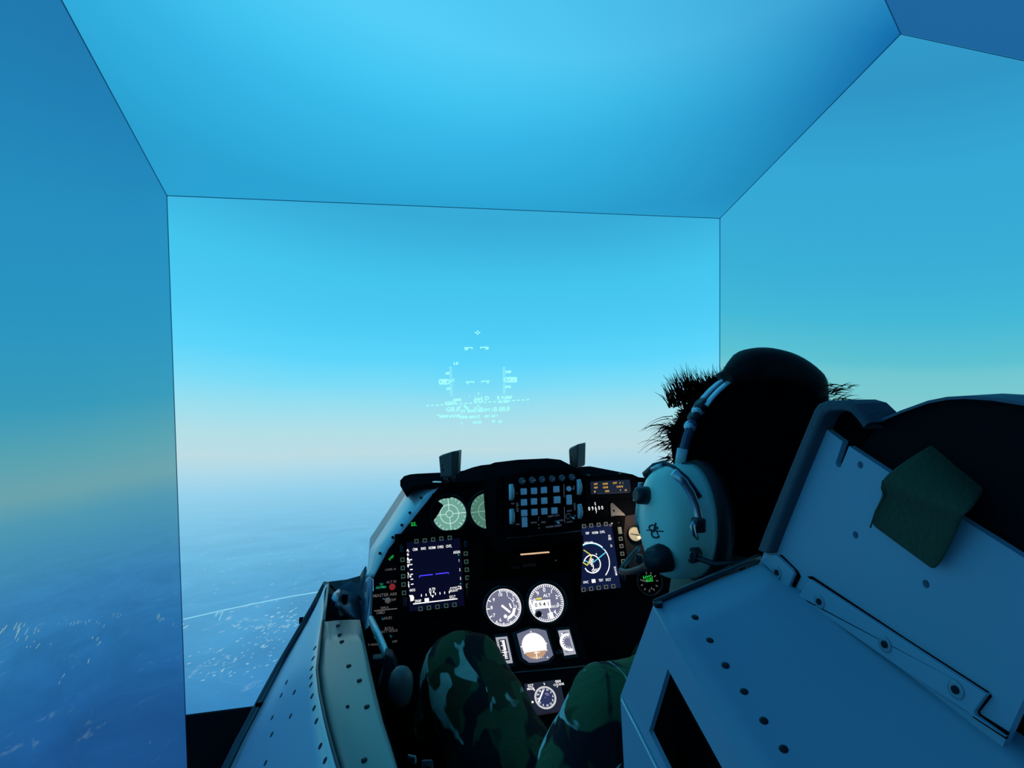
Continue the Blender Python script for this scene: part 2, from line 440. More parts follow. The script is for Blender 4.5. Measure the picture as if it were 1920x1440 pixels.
# a straight road crossing the projected ground, with two short branches
M_road = glow('projected_road', 140, 212, 240, 1.0)
rd = MB()
pts = [P(344, 1161, Y=YF), P(405, 1147, Y=YF), P(470, 1133, Y=YF), P(540, 1119, Y=YF), P(612, 1107, Y=YF)]
for a, b_ in zip(pts, pts[1:]): f_line(rd, WF, (a.x, a.z - CZ), (b_.x, b_.z - CZ), 0.0032, 0.001)
for q in (((408, 1147), (404, 1156)), ((418, 1146), (411, 1163))): f_line(rd, WF, WF.px(*q[0]), WF.px(*q[1]), 0.0022, 0.001)
ro = rd.build('projected_road', M_road); ro.location -= wf.location; ro.parent = wf

# clusters of pale towns along a curve on the left panel and a brighter town on the front one
def patches(name, wall, fn, fr, lst, m, seed):
    g = MB(); rn = random.Random(seed)
    for cx, cy, sx, sy, n, sz in lst:
        for _ in range(n):
            q = fr.px(cx + rn.gauss(0, sx), cy + rn.gauss(0, sy)); r = sz * rn.uniform(.4, 1.2); k = rn.randint(5, 8); a0 = rn.uniform(0, 6)
            st_ = rn.uniform(1.2, 2.6); sk_ = rn.uniform(0.2, 0.6)
            pts_ = []
            for i_ in range(k):
                t = a0 + 2 * math.pi * i_ / k; rr_ = r * rn.uniform(.6, 1.1); X_, Y_ = math.cos(t) * rr_ * st_, math.sin(t) * rr_ * .55
                pts_.append(fr.at(q[0] + X_, q[1] + Y_ + X_ * sk_, 0.0012))
            g.add(pts_, [tuple(range(k))])
    o = g.build(name, m); w_ = bpy.data.objects[wall]; o.location -= w_.location; o.parent = w_; o['kind'] = 'stuff'
WL = Fr(W(XL, 1.2, 0)); WL.u, WL.v, WL.n = Vector((0, 1, 0)), Vector((0, 0, 1)), Vector((1, 0, 0))
patches('projected_towns', 'wall_left', None, WL, [(35, 1182, 22, 5, 16, .0035), (55, 1207, 16, 5, 7, .0035), (150, 1168, 22, 3, 14, .003), (218, 1152, 6, 4, 5, .003), (300, 1160, 10, 3, 5, .005), (322, 1172, 5, 2, 2, .004), (180, 1204, 6, 5, 7, .003), (165, 1240, 3, 2, 2, .004), (110, 1270, 8, 4, 3, .003), (280, 1395, 4, 2, 1, .004), (128, 1232, 10, 4, 3, .002)], glow('town_left', 118, 160, 168, 1.0), 5)
patches('projected_towns', 'wall_front', None, WF, [(525, 1175, 28, 11, 46, .0035), (445, 1170, 10, 4, 8, .003), (500, 1200, 34, 9, 34, .003), (430, 1235, 45, 14, 44, .003), (400, 1060, 40, 25, 14, .002), (560, 1060, 40, 25, 12, .002), (480, 1100, 70, 30, 24, .002), (540, 1150, 20, 5, 10, .0035), (345, 1175, 3, 4, 2, .006), (430, 1262, 22, 6, 10, .004), (380, 1265, 18, 6, 8, .003)], glow('town_front', 146, 194, 220, 1.0), 6)

# ------------------------------------------------------------------ cockpit materials
M_pan = mat('panel_black', (0.0042, 0.0046, 0.006), 0.6, bump=0.1, scale=60, spec=0.0)
M_blk = mat('matt_black', (0.003, 0.003, 0.0035), 0.75, spec=0.0)
M_hood = mat('hood_black', (0.0045, 0.0052, 0.007), 0.8, spec=0.0)
M_bez = mat('bezel_black', (0.003, 0.0032, 0.004), 0.6, spec=0.0)
M_grey = mat('painted_grey', (0.72, 0.78, 0.80), 0.30, metal=0.35, spec=0.5, noise=0.05, scale=12)
M_seat = mat('seat_grey_paint', (0.30, 0.44, 0.55), 0.45, noise=0.05, scale=9, spec=0.35)
M_sill = mat('sill_paint', (0.21, 0.24, 0.225), 0.30, metal=0.3, noise=0.05, scale=8)
M_skin_pl = mat('skin_plate', (0.56, 0.66, 0.72), 0.24, metal=0.3, noise=0.05, scale=8)
M_dgrey = mat('dark_grey_metal', (0.03, 0.035, 0.045), 0.3, metal=0.3)
M_gloss = mat('gloss_dark_metal', (0.05, 0.055, 0.075), 0.16, metal=0.85, noise=0.2, scale=10)
M_gloss2 = mat('bright_folded_metal', (0.34, 0.38, 0.46), 0.22, metal=0.85, noise=0.15, scale=10)
M_key = mat('key_grey', (0.78, 0.76, 0.88), 0.45)
M_wheel = mat('wheel_grey', (0.75, 0.85, 0.88), 0.5)
M_knob = mat('knob_black', (0.006, 0.0065, 0.008), 0.32, spec=0.25)
M_rim = mat('rim_grey', (0.10, 0.115, 0.14), 0.4)
M_screw = mat('screw_dark', (0.012, 0.014, 0.018), 0.4, metal=0.5)
M_olive = mat('beige_bracket', (0.17, 0.15, 0.13), 0.55)
M_white = glow('print_white', 255, 255, 255, 1.15)
M_dim = glow('print_dim', 112, 106, 104, 0.6)
M_dimb = glow('print_dim_blue', 80, 96, 118, 0.6)
M_green = glow('light_green', 40, 235, 80, 0.75)
M_teal = glow('light_teal', 40, 190, 120, 0.7)
M_red = glow('light_red', 128, 30, 30, 0.9)
M_amber = glow('print_amber', 255, 190, 70, 1.0)
M_cyan = glow('print_cyan', 90, 220, 245, 1.0)
M_yell = glow('print_yellow', 232, 222, 90, 1.0)
M_blue = glow('print_blue', 70, 60, 250, 1.2)
M_scr = mat('screen_navy', (0.006, 0.007, 0.012), 0.3, emit=RGB(7, 7, 31), estr=1.0, noise=0.05, spec=0.1)
M_scr2 = mat('screen_blue', (0.006, 0.007, 0.012), 0.3, emit=RGB(15, 24, 58), estr=1.0, noise=0.05, spec=0.1)
M_dial = mat('lit_dial_grey', (0.03, 0.03, 0.035), 0.4, emit=RGB(112, 112, 136), estr=1.0, noise=0.25, scale=25)
M_dial2 = mat('lit_dial_dark', (0.03, 0.03, 0.035), 0.4, emit=RGB(44, 46, 84), estr=1.0, noise=0.1, scale=25)
M_dialb = mat('dial_black_violet', (0.02, 0.02, 0.025), 0.4, emit=RGB(30, 26, 38), estr=1.0, noise=0.05)
M_scope = mat('scope_green', (0.05, 0.08, 0.06), 0.4, emit=RGB(112, 165, 148), estr=0.95, noise=0.1, scale=20)
M_scope2 = mat('scope_green_dim', (0.05, 0.08, 0.06), 0.4, emit=RGB(78, 124, 106), estr=0.95, noise=0.15, scale=20)
M_scopel = glow('scope_lines', 205, 240, 228, 1.0)
M_scopel2 = glow('scope_lines_dim', 130, 175, 155, 1.0)
M_btn = mat('button_frame', (0.02, 0.03, 0.03), 0.4, emit=RGB(62, 86, 74), estr=0.8, noise=0.2)
M_btnb = mat('button_frame_beige', (0.16, 0.15, 0.12), 0.45, emit=RGB(112, 108, 92), estr=0.55, noise=0.1)
M_cream = mat('cream_dial', (0.45, 0.40, 0.30), 0.4, emit=RGB(150, 134, 96), estr=0.8, noise=0.2, scale=80)

# ------------------------------------------------------------------ instrument panel (shell)
PF = Fr(P(815, 1075, Y=1.35), 22)               # main panel face, its top leaning away
root = thing('instrument_panel', 'black cockpit instrument panel with angled hood and grey left edge', 'panel', W(0.35, 1.35, -0.9))
def scr(fr, x, y, r=0.004, h=0.0016, m=None, nm='screw', par=None):
    a = fr.px(x, y)
    mb = MB().lathe(fr.at(*a, 0.0), fr.n, [(r, 0), (r, h * 0.6), (r * 0.75, h)], 12)
    mb.box(fr.at(*a, h), (r * 1.3, r * 0.28, 0.0004), fr.ax)
    return mb.build(nm, m or M_screw, par)
face = [PF.P(*q) for q in ((728, 1030), (826, 909), (900, 907), (1000, 905), (1100, 896), (1188, 894))]
aR, bR = PF.px(1188, 894); 
right = [PF.at(aR + .03, bR - 0.004), PF.at(aR + .20, bR - .08), PF.at(aR + .20, -0.40), PF.at(PF.px(700, 1085)[0], -0.40), PF.P(700, 1085)]
MB().prism(face + right, -PF.n * 0.012).build('front_plate', M_pan, root, bevel=0.002)
# grey left edge, a bent strip between the panel face and the outer shell
o1, o2, o3 = P(694, 1030, Y=1.44), P(763, 923, Y=1.50), P(800, 908, Y=1.52)
i1, i2 = PF.P(728, 1030), PF.P(826, 909)
o0, i0 = P(687, 1083, Y=1.40), PF.P(701, 1085)
def strip_rows(a, b, n=8):
    return [a.lerp(b, k / n) for k in range(n + 1)]
st = MB()
rowsA = [o0.lerp(o1, k / 5) for k in range(5)] + [o1.lerp(o2, k / 8) for k in range(9)] + [o3]
rowsB = [i0.lerp(i1, k / 5) for k in range(5)] + [i1.lerp(i2, k / 8) for k in range(9)] + [i2 + Vector((0.004, 0.02, 0.004))]
mid = [a.lerp(b, 0.5) + Vector((-0.006, -0.006, 0.004)) for a, b in zip(rowsA, rowsB)]
q1 = [a.lerp(b, 0.5) + Vector((-0.003, -0.003, 0.002)) for a, b in zip(rowsA, mid)]
q2 = [a.lerp(b, 0.5) + Vector((-0.003, -0.003, 0.002)) for a, b in zip(mid, rowsB)]
st.grid([rowsA, q1, mid, q2, rowsB])
es = st.build('edge_strip', M_grey, root)
s_ = es.modifiers.new('thick', 'SOLIDIFY'); s_.thickness = 0.004; s_.offset = -1
for x, y in ((793, 937), (772, 965), (757, 988), (740, 1011), (716, 1041)):
    c = PF.P(x, y); c = c + Vector((-0.004, 0.002, 0.004))
    sub(MB().lathe(c, (ray(x, y) * -1), [(0.0032, -0.003), (0.0032, 0.002), (0.002, 0.003)], 12), 'screw', M_screw, es, root)
# outer shell behind the strip and hood (thin dark lip above)
hp = [(763, 923), (772, 913), (786, 909), (800, 907.5), (850, 905), (889, 903), (906, 900), (925, 893), (945, 888), (1000, 882), (1060, 879), (1089, 882), (1095, 894), (1140, 892), (1186, 889.5), (1200, 896), (1212, 913), (1222, 930)]
top = [P(x, y, Y=1.42) for x, y in hp]
back = [p + Vector((0, 0.30, -0.03)) for p in top]
low = [p + Vector((0, 0.0, -0.012)) for p in top]
lowb = [p + Vector((0, 0.30, -0.045)) for p in top]
gs = MB(); gs.grid([low, top, back, lowb], False); gs.grid([lowb, low], False)
gs.build('glare_shield', M_hood, root)
for x, y in ((1103, 893), (1162, 890)):
    c = P(x, y, Y=1.42); MB().lathe(c, (0, 0, 1), [(0.004, -0.002), (0.004, 0.003), (0.002, 0.004)], 10).build('screw', M_screw, root)
# outer left shell, dark, carries the strip down to the sill
sh = MB().prism([P(694, 1030, Y=1.45), P(763, 924, Y=1.51), P(800, 909, Y=1.53), P(800, 1085, Y=1.52), P(690, 1085, Y=1.42)], (0.0, 0.16, -0.02))
sh.build('outer_shell', M_dgrey, root)
# centre block with the pedestal walls on its two sides
BF = Fr(P(1000, 950, Y=1.27), 0)
blk = [BF.P(*q) for q in ((930, 918), (932, 900), (940, 892), (952, 887), (1000, 881), (1060, 878), (1089, 881), (1091, 1012), (930, 1040))]
MB().prism(blk, (0, 0.14, 0)).build('centre_block', M_hood, root, bevel=0.003)
MB().prism([P(1087, 1005, Y=1.27), P(1081, 1135, Y=1.215), P(1081, 1135, Y=1.215) + Vector((0, 0.16, 0)), P(1087, 1005, Y=1.27) + Vector((0, 0.16, 0))], (0.008, 0, 0)).build('side_cheek', M_blk, root)
MB().prism([P(908, 1030, Y=1.27), P(902, 1172, Y=1.19), P(902, 1172, Y=1.19) + Vector((0, 0.16, 0)), P(908, 1030, Y=1.27) + Vector((0, 0.16, 0))], (-0.008, 0, 0)).build('side_cheek', M_blk, root)
# recess under the keypad; a glowing strip paints the warm reflection on its edge
MB().box(P(1000, 1062, Y=1.335), (0.22, 0.01, 0.14)).build('recess_back', M_pan, root)
sl = MB().box(P(1003, 1037.5, Y=1.298), (0.064, 0.006, 0.0015))
sl.build('glint_strip', glow('warm_glint', 225, 185, 145, 1.0), root)
MB().box(P(1003, 1034, Y=1.315), (0.10, 0.03, 0.004)).build('glint_cover', M_hood, root)  # added cover above the glowing strip
MB().tube([P(948, 1013, Y=1.255), P(952, 1009, Y=1.25), P(1000, 1004.5, Y=1.25), P(1089, 995.5, Y=1.25)], 0.0011, 8).build('edge_trim', M_dgrey, root)
MB().box(P(965, 1064, Y=1.325), (0.02, 0.006, 0.004)).build('latch', M_dgrey, root)
MB().box(P(992, 1059.5, Y=1.325), (0.03, 0.006, 0.006)).build('latch', M_dgrey, root)
scr(Fr(P(1042, 1050, Y=1.325), 0), 1042, 1050.5, 0.002, m=M_key, par=root)
# pedestal faces
G1 = Fr(P(985, 1135, Y=1.20), 24)               # dial row
G2 = Fr(G1.P(990, 1174), 50)                    # tape and attitude row
MB().prism([G1.P(*q) for q in ((903, 1090), (1070, 1072), (1080, 1167), (903, 1181))], -G1.n * 0.012).build('dial_plate', M_pan, root, bevel=0.002)
MB().prism([G2.P(*q) for q in ((903, 1181), (1080, 1167), (1108, 1252), (1135, 1390), (925, 1420), (905, 1275))], -G2.n * 0.02).build('pedestal_plate', M_pan, root, bevel=0.002)
for q in (((905, 1268), (1106, 1249)),):
    MB().tube([G2.P(*q[0], 0.001), G2.P(*q[1], 0.001)], 0.0022, 6).build('edge_trim', M_dgrey, root)
# beige corner bracket beside the right display
MB().prism([PF.P(*q, 0.001) for q in ((1143.5, 945), (1147, 943), (1170, 964.5), (1171, 967), (1152, 967), (1151, 975), (1162, 976), (1164, 986), (1160.5, 988), (1154, 988), (1141, 987), (1140, 976), (1145, 975))], PF.n * 0.003, [[PF.at(PF.px(1150, 958)[0] + 0.0025 * math.cos(k), PF.px(1150, 958)[1] + 0.0025 * math.sin(k), 0.001) for k in [j * math.pi / 5 for j in range(10)]]]).build('corner_bracket', M_olive, root)
for x, y in ((1145.5, 981.5), (1158.5, 981)): scr(PF, x, y, 0.0034, 0.006, M_key if x < 1150 else M_screw, par=root)
# small loose legends printed straight on the panel
for x, y, s, z in ((1112, 944.5, 'FUEL QTY LBS', 0.0058), (1119, 966.8, 'LBS', 0.0055), (958, 1283, 'DME', 0.0055)):
    lg = MB(); f_text(lg, PF if x > 1100 else G2, (PF if x > 1100 else G2).px(x, y), s, z, 0.0006, 0); lg.build('printed_legend', M_dim, root)
# a little lamp of the cockpit flood lighting under the hood, right side
fl = bpy.data.lights.new('flood_lamp', 'POINT'); fl.energy = 0.14; fl.color = (1.0, 0.74, 0.5); fl.shadow_soft_size = 0.006
flo = bpy.data.objects.new('flood_lamp', fl); COL.objects.link(flo)
flo.location = PF.P(1178, 972, 0.05) ; flo.parent = root; flo.location = flo.location - root.location
fl2 = bpy.data.lights.new('dial_fill', 'POINT'); fl2.energy = 0.012; fl2.color = (1.0, 0.8, 0.6); fl2.shadow_soft_size = 0.004  # added warm fill light for the dials, no fixture
flo2 = bpy.data.objects.new('dial_fill', fl2); COL.objects.link(flo2)
flo2.location = P(1003, 1044, Y=1.285) - root.location; flo2.parent = root
MB().prism([PF.P(*q, 0.0005) for q in ((1172, 968), (1203, 962), (1216, 1072), (1168, 1078), (1166, 1030))], PF.n * 0.0015).build('side_plate', mat('brown_black_plate', (0.035, 0.028, 0.026), 0.7, spec=0.1), root)
# right wing of the panel (round cream gauge sits on it)
# ------------------------------------------------------------------ left switch plate
SP = Fr(PF.P(726, 1130, 0.002), 22)
root = thing('switch_plate', 'black weapons switch plate with red and green lamps left of the left display', 'switch panel', SP.P(720, 1190))
MB().prism([SP.P(*q, -0.0015) for q in ((727, 1036), (748, 1030), (752, 1144), (752, 1250), (712, 1255), (701, 1160), (702, 1086))], SP.n * 0.0015).build('plate', M_pan, root)
for x, y, s, z in ((735, 1067.5, 'LASER ARM', 0.0058), (736, 1091, 'ALT REL', 0.0072), (723.5, 1115.5, 'MASTER ARM', 0.0088), (737, 1125, 'OFF', 0.0072), (721.5, 1139.5, 'SIMUL', 0.0066), (714, 1149, 'HMD', 0.0078), (727.5, 1159, 'HUD', 0.0076), (730, 1178, 'ROLL', 0.0078), (730.5, 1183.5, 'ATT HOLD', 0.0068), (740, 1203, 'OFF', 0.006), (697, 1209, 'ALT HOLD', 0.006)):
    tx = MB(); f_text(tx, SP, SP.px(x, y), s, z, 0.0008, 0); tx.build('printed_legend', M_dim, root)
tx = MB(); a, b_ = SP.px(701.5, 1145.5), SP.px(745, 1141); f_line(tx, SP, a, b_, 0.0022, 0.0008); tx.build('divider_line', M_dim, root)
def toggle(fr, x, y, par, r=0.0042, tip=(0.004, -0.006)):
    a = fr.px(x, y)
    b = MB().lathe(fr.at(*a), fr.n, [(r, 0), (r, 0.003), (r * .7, 0.004)], 14).build('switch_collar', M_knob, par)
    sub(MB().tube([fr.at(*a, 0.003), fr.at(a[0] + tip[0] * .6, a[1] + tip[1] * .6, 0.012), fr.at(a[0] + tip[0], a[1] + tip[1], 0.017)], [0.0012, 0.0016, 0.0024], 8), 'toggle', M_grey, b, par)
for x, y in ((716, 1159), (731, 1191.5), (702, 1194)): toggle(SP, x, y, root, tip=(0.002, -0.002))
MB().lathe(SP.P(735.5, 1100.5), SP.n, [(0.0066, 0), (0.0066, 0.004), (0.0048, 0.006)], 20).build('red_button', M_red, root)
MB().lathe(SP.P(727, 1126), SP.n, [(0.0058, 0), (0.0062, 0.004), (0.0036, 0.010)], 20).build('master_switch', mat('worn_tan', (0.42, 0.34, 0.27), 0.5, emit=RGB(110, 92, 76), estr=0.35), root)
MB().tube([SP.P(722, 1124, 0.002), SP.P(719, 1123, 0.012)], 0.0014, 8).build('toggle', M_grey, root)
gl = MB(); f_text(gl, SP, SP.px(715, 1096.5), 'TF', 0.0065, 0.003); gl.build('lamp_text', M_teal, root); gl = MB(); f_text(gl, SP, SP.px(714.5, 1101.5), 'ADVMD', 0.0062, 0.003)
MB().prism([SP.P(*q, 0) for q in ((706, 1092), (723, 1090), (724, 1107), (707, 1108.5))], SP.n * 0.0024).build('lamp_cap', M_knob, root)
gl.build('lamp_text', M_teal, root)
g2 = MB(); f_text(g2, SP, SP.px(734, 1046), 'STBY', 0.0062, 0.003, 40); g2.build('lamp_text', M_green, root); g2 = MB(); f_text(g2, SP, SP.px(776, 983.5), 'S5.', 0.0115, 0.003, 0)
g2.build('lamp_text', M_green, root)

# ------------------------------------------------------------------ the two displays
def display(fr, label, cols, rows, btn_mat, left):
    """cols = pixel x of the button columns, rows = button pixel positions; every button its own part"""
    root = thing('multifunction_display', label, 'display', fr.P(*cols['c']), 'square multifunction displays')
    (cx, cy) = fr.px(*cols['c'])
    w, h = cols['w'], cols['h']
    R = lambda ww, hh, z, o=(0, 0): [fr.at(cx + o[0] + x * ww / 2, cy + o[1] + y * hh / 2, z) for x, y in ((-1, -1), (1, -1), (1, 1), (-1, 1))]
    sw, sh = cols['sw'], cols['sh']; so = cols.get('so', (0, 0))
    MB().prism(R(w, h, 0), fr.n * 0.006, [R(sw, sh, 0, so)[::-1]]).build('bezel', M_bez, root, bevel=0.0015)
    MB().prism(R(sw, sh, 0.0005, so), fr.n * 0.001).build('screen', M_scr if left else M_scr2, root)
    for k, (x, y) in enumerate(rows):
        a = fr.px(x, y); s = 0.0088
        bt = MB().prism([fr.at(a[0] + i * s / 2, a[1] + j * s / 2, 0.005) for i, j in ((-1, -1), (1, -1), (1, 1), (-1, 1))], fr.n * 0.003,
                   [[fr.at(a[0] + i * s * .30, a[1] + j * s * .30, 0.005) for i, j in ((-1, -1), (-1, 1), (1, 1), (1, -1))]]).build('button', btn_mat, root)
        sub(MB().box(fr.at(*a, 0.0063), (s * .56, s * .56, 0.002), fr.ax), 'button_cap', M_knob, bt, root)
    for x, y, ww, hh in cols['rock']:
        a = fr.px(x, y); MB().box(fr.at(*a, 0.0075), (ww, hh, 0.005), fr.ax).build('rocker', M_dgrey if left else M_btnb, root, bevel=0.001)
    return root
LB = [(780.5, 1015.5), (796, 1014), (811.5, 1012.3), (827, 1010.5), (842.5, 1009)] + [(754.3, 1050), (755, 1065.5), (755.8, 1081), (756.5, 1096.2), (757.3, 1111.8)] + \
     [(872.4, 1038.5), (873.4, 1053.5), (874.5, 1068.5), (875.6, 1083.4), (876.6, 1098.3)] + [(788, 1141.5), (803.8, 1139.5), (819.8, 1137.8), (836, 1135.8), (851.5, 1134)]
dl = display(PF, 'left square multifunction display with dark blue screen and blue horizon line', dict(c=(815, 1075), w=0.165, h=0.178, sw=0.118, sh=0.143, so=(0.001, -0.001), rock=((752.5, 1030, 0.007, 0.014), (872, 1021, 0.007, 0.014), (877, 1112, 0.008, 0.018), (759, 1128.5, 0.008, 0.018))), LB, M_btn, True)
g = MB(); h = 0.0024
k = 240 / 1920.0
Z3 = lambda X, Y: PF.px(680 + X * k, 1000 + Y * k)
for X, Y, s in ((785, 245, 'CRM'), (910, 232, 'RWS'), (1040, 220, 'NORM'), (1165, 208, 'OVRD'), (1290, 196, 'CNTL'), (830, 1018, 'SWAP'), (1345, 955, 'DCLT'), (745, 855, '04/10')):
    f_text(g, PF, Z3(X, Y), s, 0.0082, h, 0, .62)
f_rect(g, PF, Z3(960, 998), 0.0092, 0.0070, h)
f_line(g, PF, Z3(755, 1060), Z3(1420, 982), 0.0022, h)
for X, Y, s in ((675, 262, 'A'), (678, 318, '6'), (676, 432, '40'), (678, 612, 'A'), (678, 655, '1'), (684, 750, '2'), (686, 795, '4')): f_text(g, PF, Z3(X, Y), s, 0.0092, h, 0, 1.1)
for X, Y, up in ((676, 382, 1), (680, 488, -1)):
    a = Z3(X, Y); g.add([PF.at(a[0] - .0036, a[1] - .003 * up, h), PF.at(a[0] + .0036, a[1] - .003 * up, h), PF.at(a[0], a[1] + .004 * up, h)], [(0, 1, 2)])
for i, Y in enumerate((398, 470, 545, 617, 690, 765)): a = Z3(722 + 4 * i, Y); f_line(g, PF, (a[0] - .0026, a[1]), (a[0] + .0026, a[1] + .0003), 0.0022, h)
a = Z3(715, 648); f_disc(g, PF, a, 0.0022, h, 8)
for X in (880, 950, 1020, 1090, 1158, 1228, 1297): a = Z3(X, 932 - (X - 880) * .115); f_line(g, PF, (a[0], a[1] - .0024), (a[0], a[1] + .0024), 0.0018, h)
f_text(g, PF, Z3(1012, 868), '0', 0.016, h, 0, .6); f_text(g, PF, Z3(1062, 836), '70', 0.0075, h); f_text(g, PF, Z3(1064, 880), '8', 0.0075, h)
a = Z3(1048, 945); g.add([PF.at(a[0] - .003, a[1] + .002, h), PF.at(a[0] + .003, a[1] + .002, h), PF.at(a[0], a[1] - .003, h)], [(0, 1, 2)])
a = Z3(735, 975); g.add([PF.at(a[0] + x * .001, a[1] + y * .001, h) for x, y in ((-5, 7), (3, 6), (5, 2), (4, -5), (-3, -6), (-3, 0))], [tuple(range(6))])
for X, Y, s in ((1408, 286, 'ASGN'), (1444, 410, '1'), (1455, 548, '2'), (1465, 680, '3'), (1470, 812, '4')): f_text(g, PF, Z3(X, Y), s, 0.0082, h, 0, .7)
for Y, s in ((808, 'Activate Win'), (838, 'Go to Settings'), (866, 'Windows')): f_text(g, PF, Z3(1392 - (30 if s == 'Windows' else 0), Y), s, 0.0046, h, 4)
g.build('screen_symbols', M_white, dl)
g = MB(); f_line(g, PF, Z3(850, 640), Z3(1050, 618), 0.0022, h); f_line(g, PF, Z3(850, 640), Z3(852, 668), 0.0018, h); f_line(g, PF, Z3(1090, 612), Z3(1285, 590), 0.0022, h); f_line(g, PF, Z3(1285, 590), Z3(1288, 610), 0.0018, h)
g.build('horizon_line', M_blue, dl)
for q in ((1436, 326), (1466, 756)): g = MB(); f_disc(g, PF, Z3(*q), 0.0016, h, 8); g.build('status_dot', M_teal, dl)

RB = [(1093.3, 987.3), (1106.8, 985.9), (1120.6, 984.6), (1134, 983.3)] + [(1161.7, 1010.8), (1163.2, 1024.5), (1164.7, 1038.7), (1166.2, 1052.6)] + [(1092.4, 1106), (1106.6, 1104.2), (1120.6, 1102.3), (1134.5, 1100.8), (1148, 1099.4)]
dr = display(PF, 'right square multifunction display with white range rings and a cyan course line', dict(c=(1110, 1045), w=0.168, h=0.178, sw=0.124, sh=0.144, so=(-0.003, 0.0), rock=((1160, 995.5, 0.009, 0.016),)), RB, M_btnb, False)
k2 = 100 / 1067.0
Z2 = lambda X, Y: PF.px(1080 + X * k2, 980 + Y * k2)
c = Z2(312, 790); r1 = (Z2(668, 830)[0] - c[0]); 
g = MB(); f_arc(g, PF, c, r1, 0.0022, -48, 37, h); f_arc(g, PF, c, r1 * 1.02, 0.0022, 45, 118, h)
c2 = Z2(318, 828); r2 = Z2(482, 828)[0] - c2[0]; f_arc(g, PF, c2, r2, 0.0024, -158, 160, h)
f_line(g, PF, Z2(335, 840), Z2(345, 930), 0.0020, h); f_arc(g, PF, Z2(338, 958), 0.0026, 0.0016, 0, 360, h, 14); f_arc(g, PF, Z2(396, 948), 0.0022, 0.0016, 0, 360, h, 14)
for q in ((280, 770), (300, 735), (325, 750), (310, 800), (285, 815), (318, 855)): f_arc(g, PF, Z2(*q), 0.0022, 0.0013, 0, 360, h, 10)
for q in ((400, 632), (218, 972), (440, 925)): f_rect(g, PF, Z2(*q), 0.0022, 0.0036, h, 30)
for X, Y, s in ((222, 215, 'DEP'), (375, 205, 'NORM'), (520, 190, 'CNTL'), (205, 408, 'NAV'), (300, 402, '360'), (662, 275, 'FZ'), (672, 330, 'PRF'), (697, 467, '12'), (190, 1195, 'OWC'), (492, 1155, 'TEST'), (640, 1143, 'DCLT')):
    f_text(g, PF, Z2(X, Y), s, 0.0076, h, 0, .66)
f_rect(g, PF, Z2(345, 1168), 0.0090, 0.0078, h); f_text(g, PF, Z2(770, 968), 'ZOOM', 0.0066, 0.0066, -86)
g.build('screen_symbols', M_white, dr)
g = MB(); f_arc(g, PF, c, r1 * .985, 0.0022, 37, 118, h - 0.0003); f_line(g, PF, Z2(335, 800), Z2(585, 598), 0.0022, h); f_line(g, PF, Z2(150, 745), Z2(235, 795), 0.002, h)
g.build('course_line', M_cyan, dr)
g = MB(); f_line(g, PF, Z2(145, 548), Z2(262, 628), 0.0022, h); f_line(g, PF, Z2(262, 628), Z2(312, 655), 0.0022, h); f_line(g, PF, Z2(308, 655), Z2(222, 855), 0.0024, h); f_line(g, PF, Z2(222, 855), Z2(130, 795), 0.0024, h)
g.build('zone_outline', M_yell, dr)
MB().tube([PF.P(1084.5, 1104, 0.008), PF.P(1086.5, 1099, 0.012)], 0.0012, 6).build('contrast_stalk', M_btnb, dr)

# ------------------------------------------------------------------ round threat scopes
def scope(cx, cy, rpx, label, fm, lm):
    fr = Fr(PF.P(cx, cy, 0.004), 22); a = (0, 0); r = (PF.px(cx + rpx, cy)[0] - PF.px(cx, cy)[0]) * 1.02
    root = thing('threat_scope', label, 'instrument', fr.o, 'round green scopes')
    MB().lathe(fr.o - fr.n * 0.006, fr.n, [(r * 1.22, 0), (r * 1.22, 0.004), (r * 1.12, 0.007), (r * 1.0, 0.005), (r * 1.0, 0.002)], 40, cap=False).build('bezel', M_knob, root)
    d = MB(); f_disc(d, fr, a, r * 1.0, -0.003, 48); d.build('dial_face', fm, root)
    g = MB(); hh = -0.0024
    f_arc(g, fr, a, r * .2, r * .035, 0, 360, hh, 24); f_arc(g, fr, a, r * .55, r * .035, 0, 360, hh, 40)
    for k in range(4):
        t = R_(90 * k + 2); f_line(g, fr, (math.cos(t) * r * .21, math.sin(t) * r * .21), (math.cos(t) * r * .99, math.sin(t) * r * .99), r * .035, hh)
    for k in range(24):
        if k % 6 == 0: continue
        t = R_(15 * k + 2); q = .78 if k % 3 == 0 else .86
        f_line(g, fr, (math.cos(t) * r * q, math.sin(t) * r * q), (math.cos(t) * r * .97, math.sin(t) * r * .97), r * .035, hh)
    g.build('dial_marks', lm, root)
    return root, fr, r
rt, fr, r = scope(842.5, 964, 31, 'pale green round threat scope with a torn upper left edge', M_scope, M_scopel)  # the upper left edge is an irregular black patch, dark_mask below
zz = lambda X, Y: fr.px(680 + X * 280 / 1920., 820 + Y * 210 / 1440.)
MB().prism([fr.at(*zz(*q), -0.001) for q in ((860, 760), (955, 810), (1000, 800), (1060, 785), (1120, 782), (1150, 758), (1100, 735), (1050, 715), (900, 720), (830, 900), (860, 1090), (912, 1072), (960, 1005), (1000, 935), (1035, 885), (1028, 862), (995, 840), (960, 815))], fr.n * 0.0015).build('dark_mask', M_blk, rt)  # irregular black patch over the upper left of the dial
scope(915, 958, 32, 'dim green scope half hidden behind the centre block', M_scope2, M_scopel2)

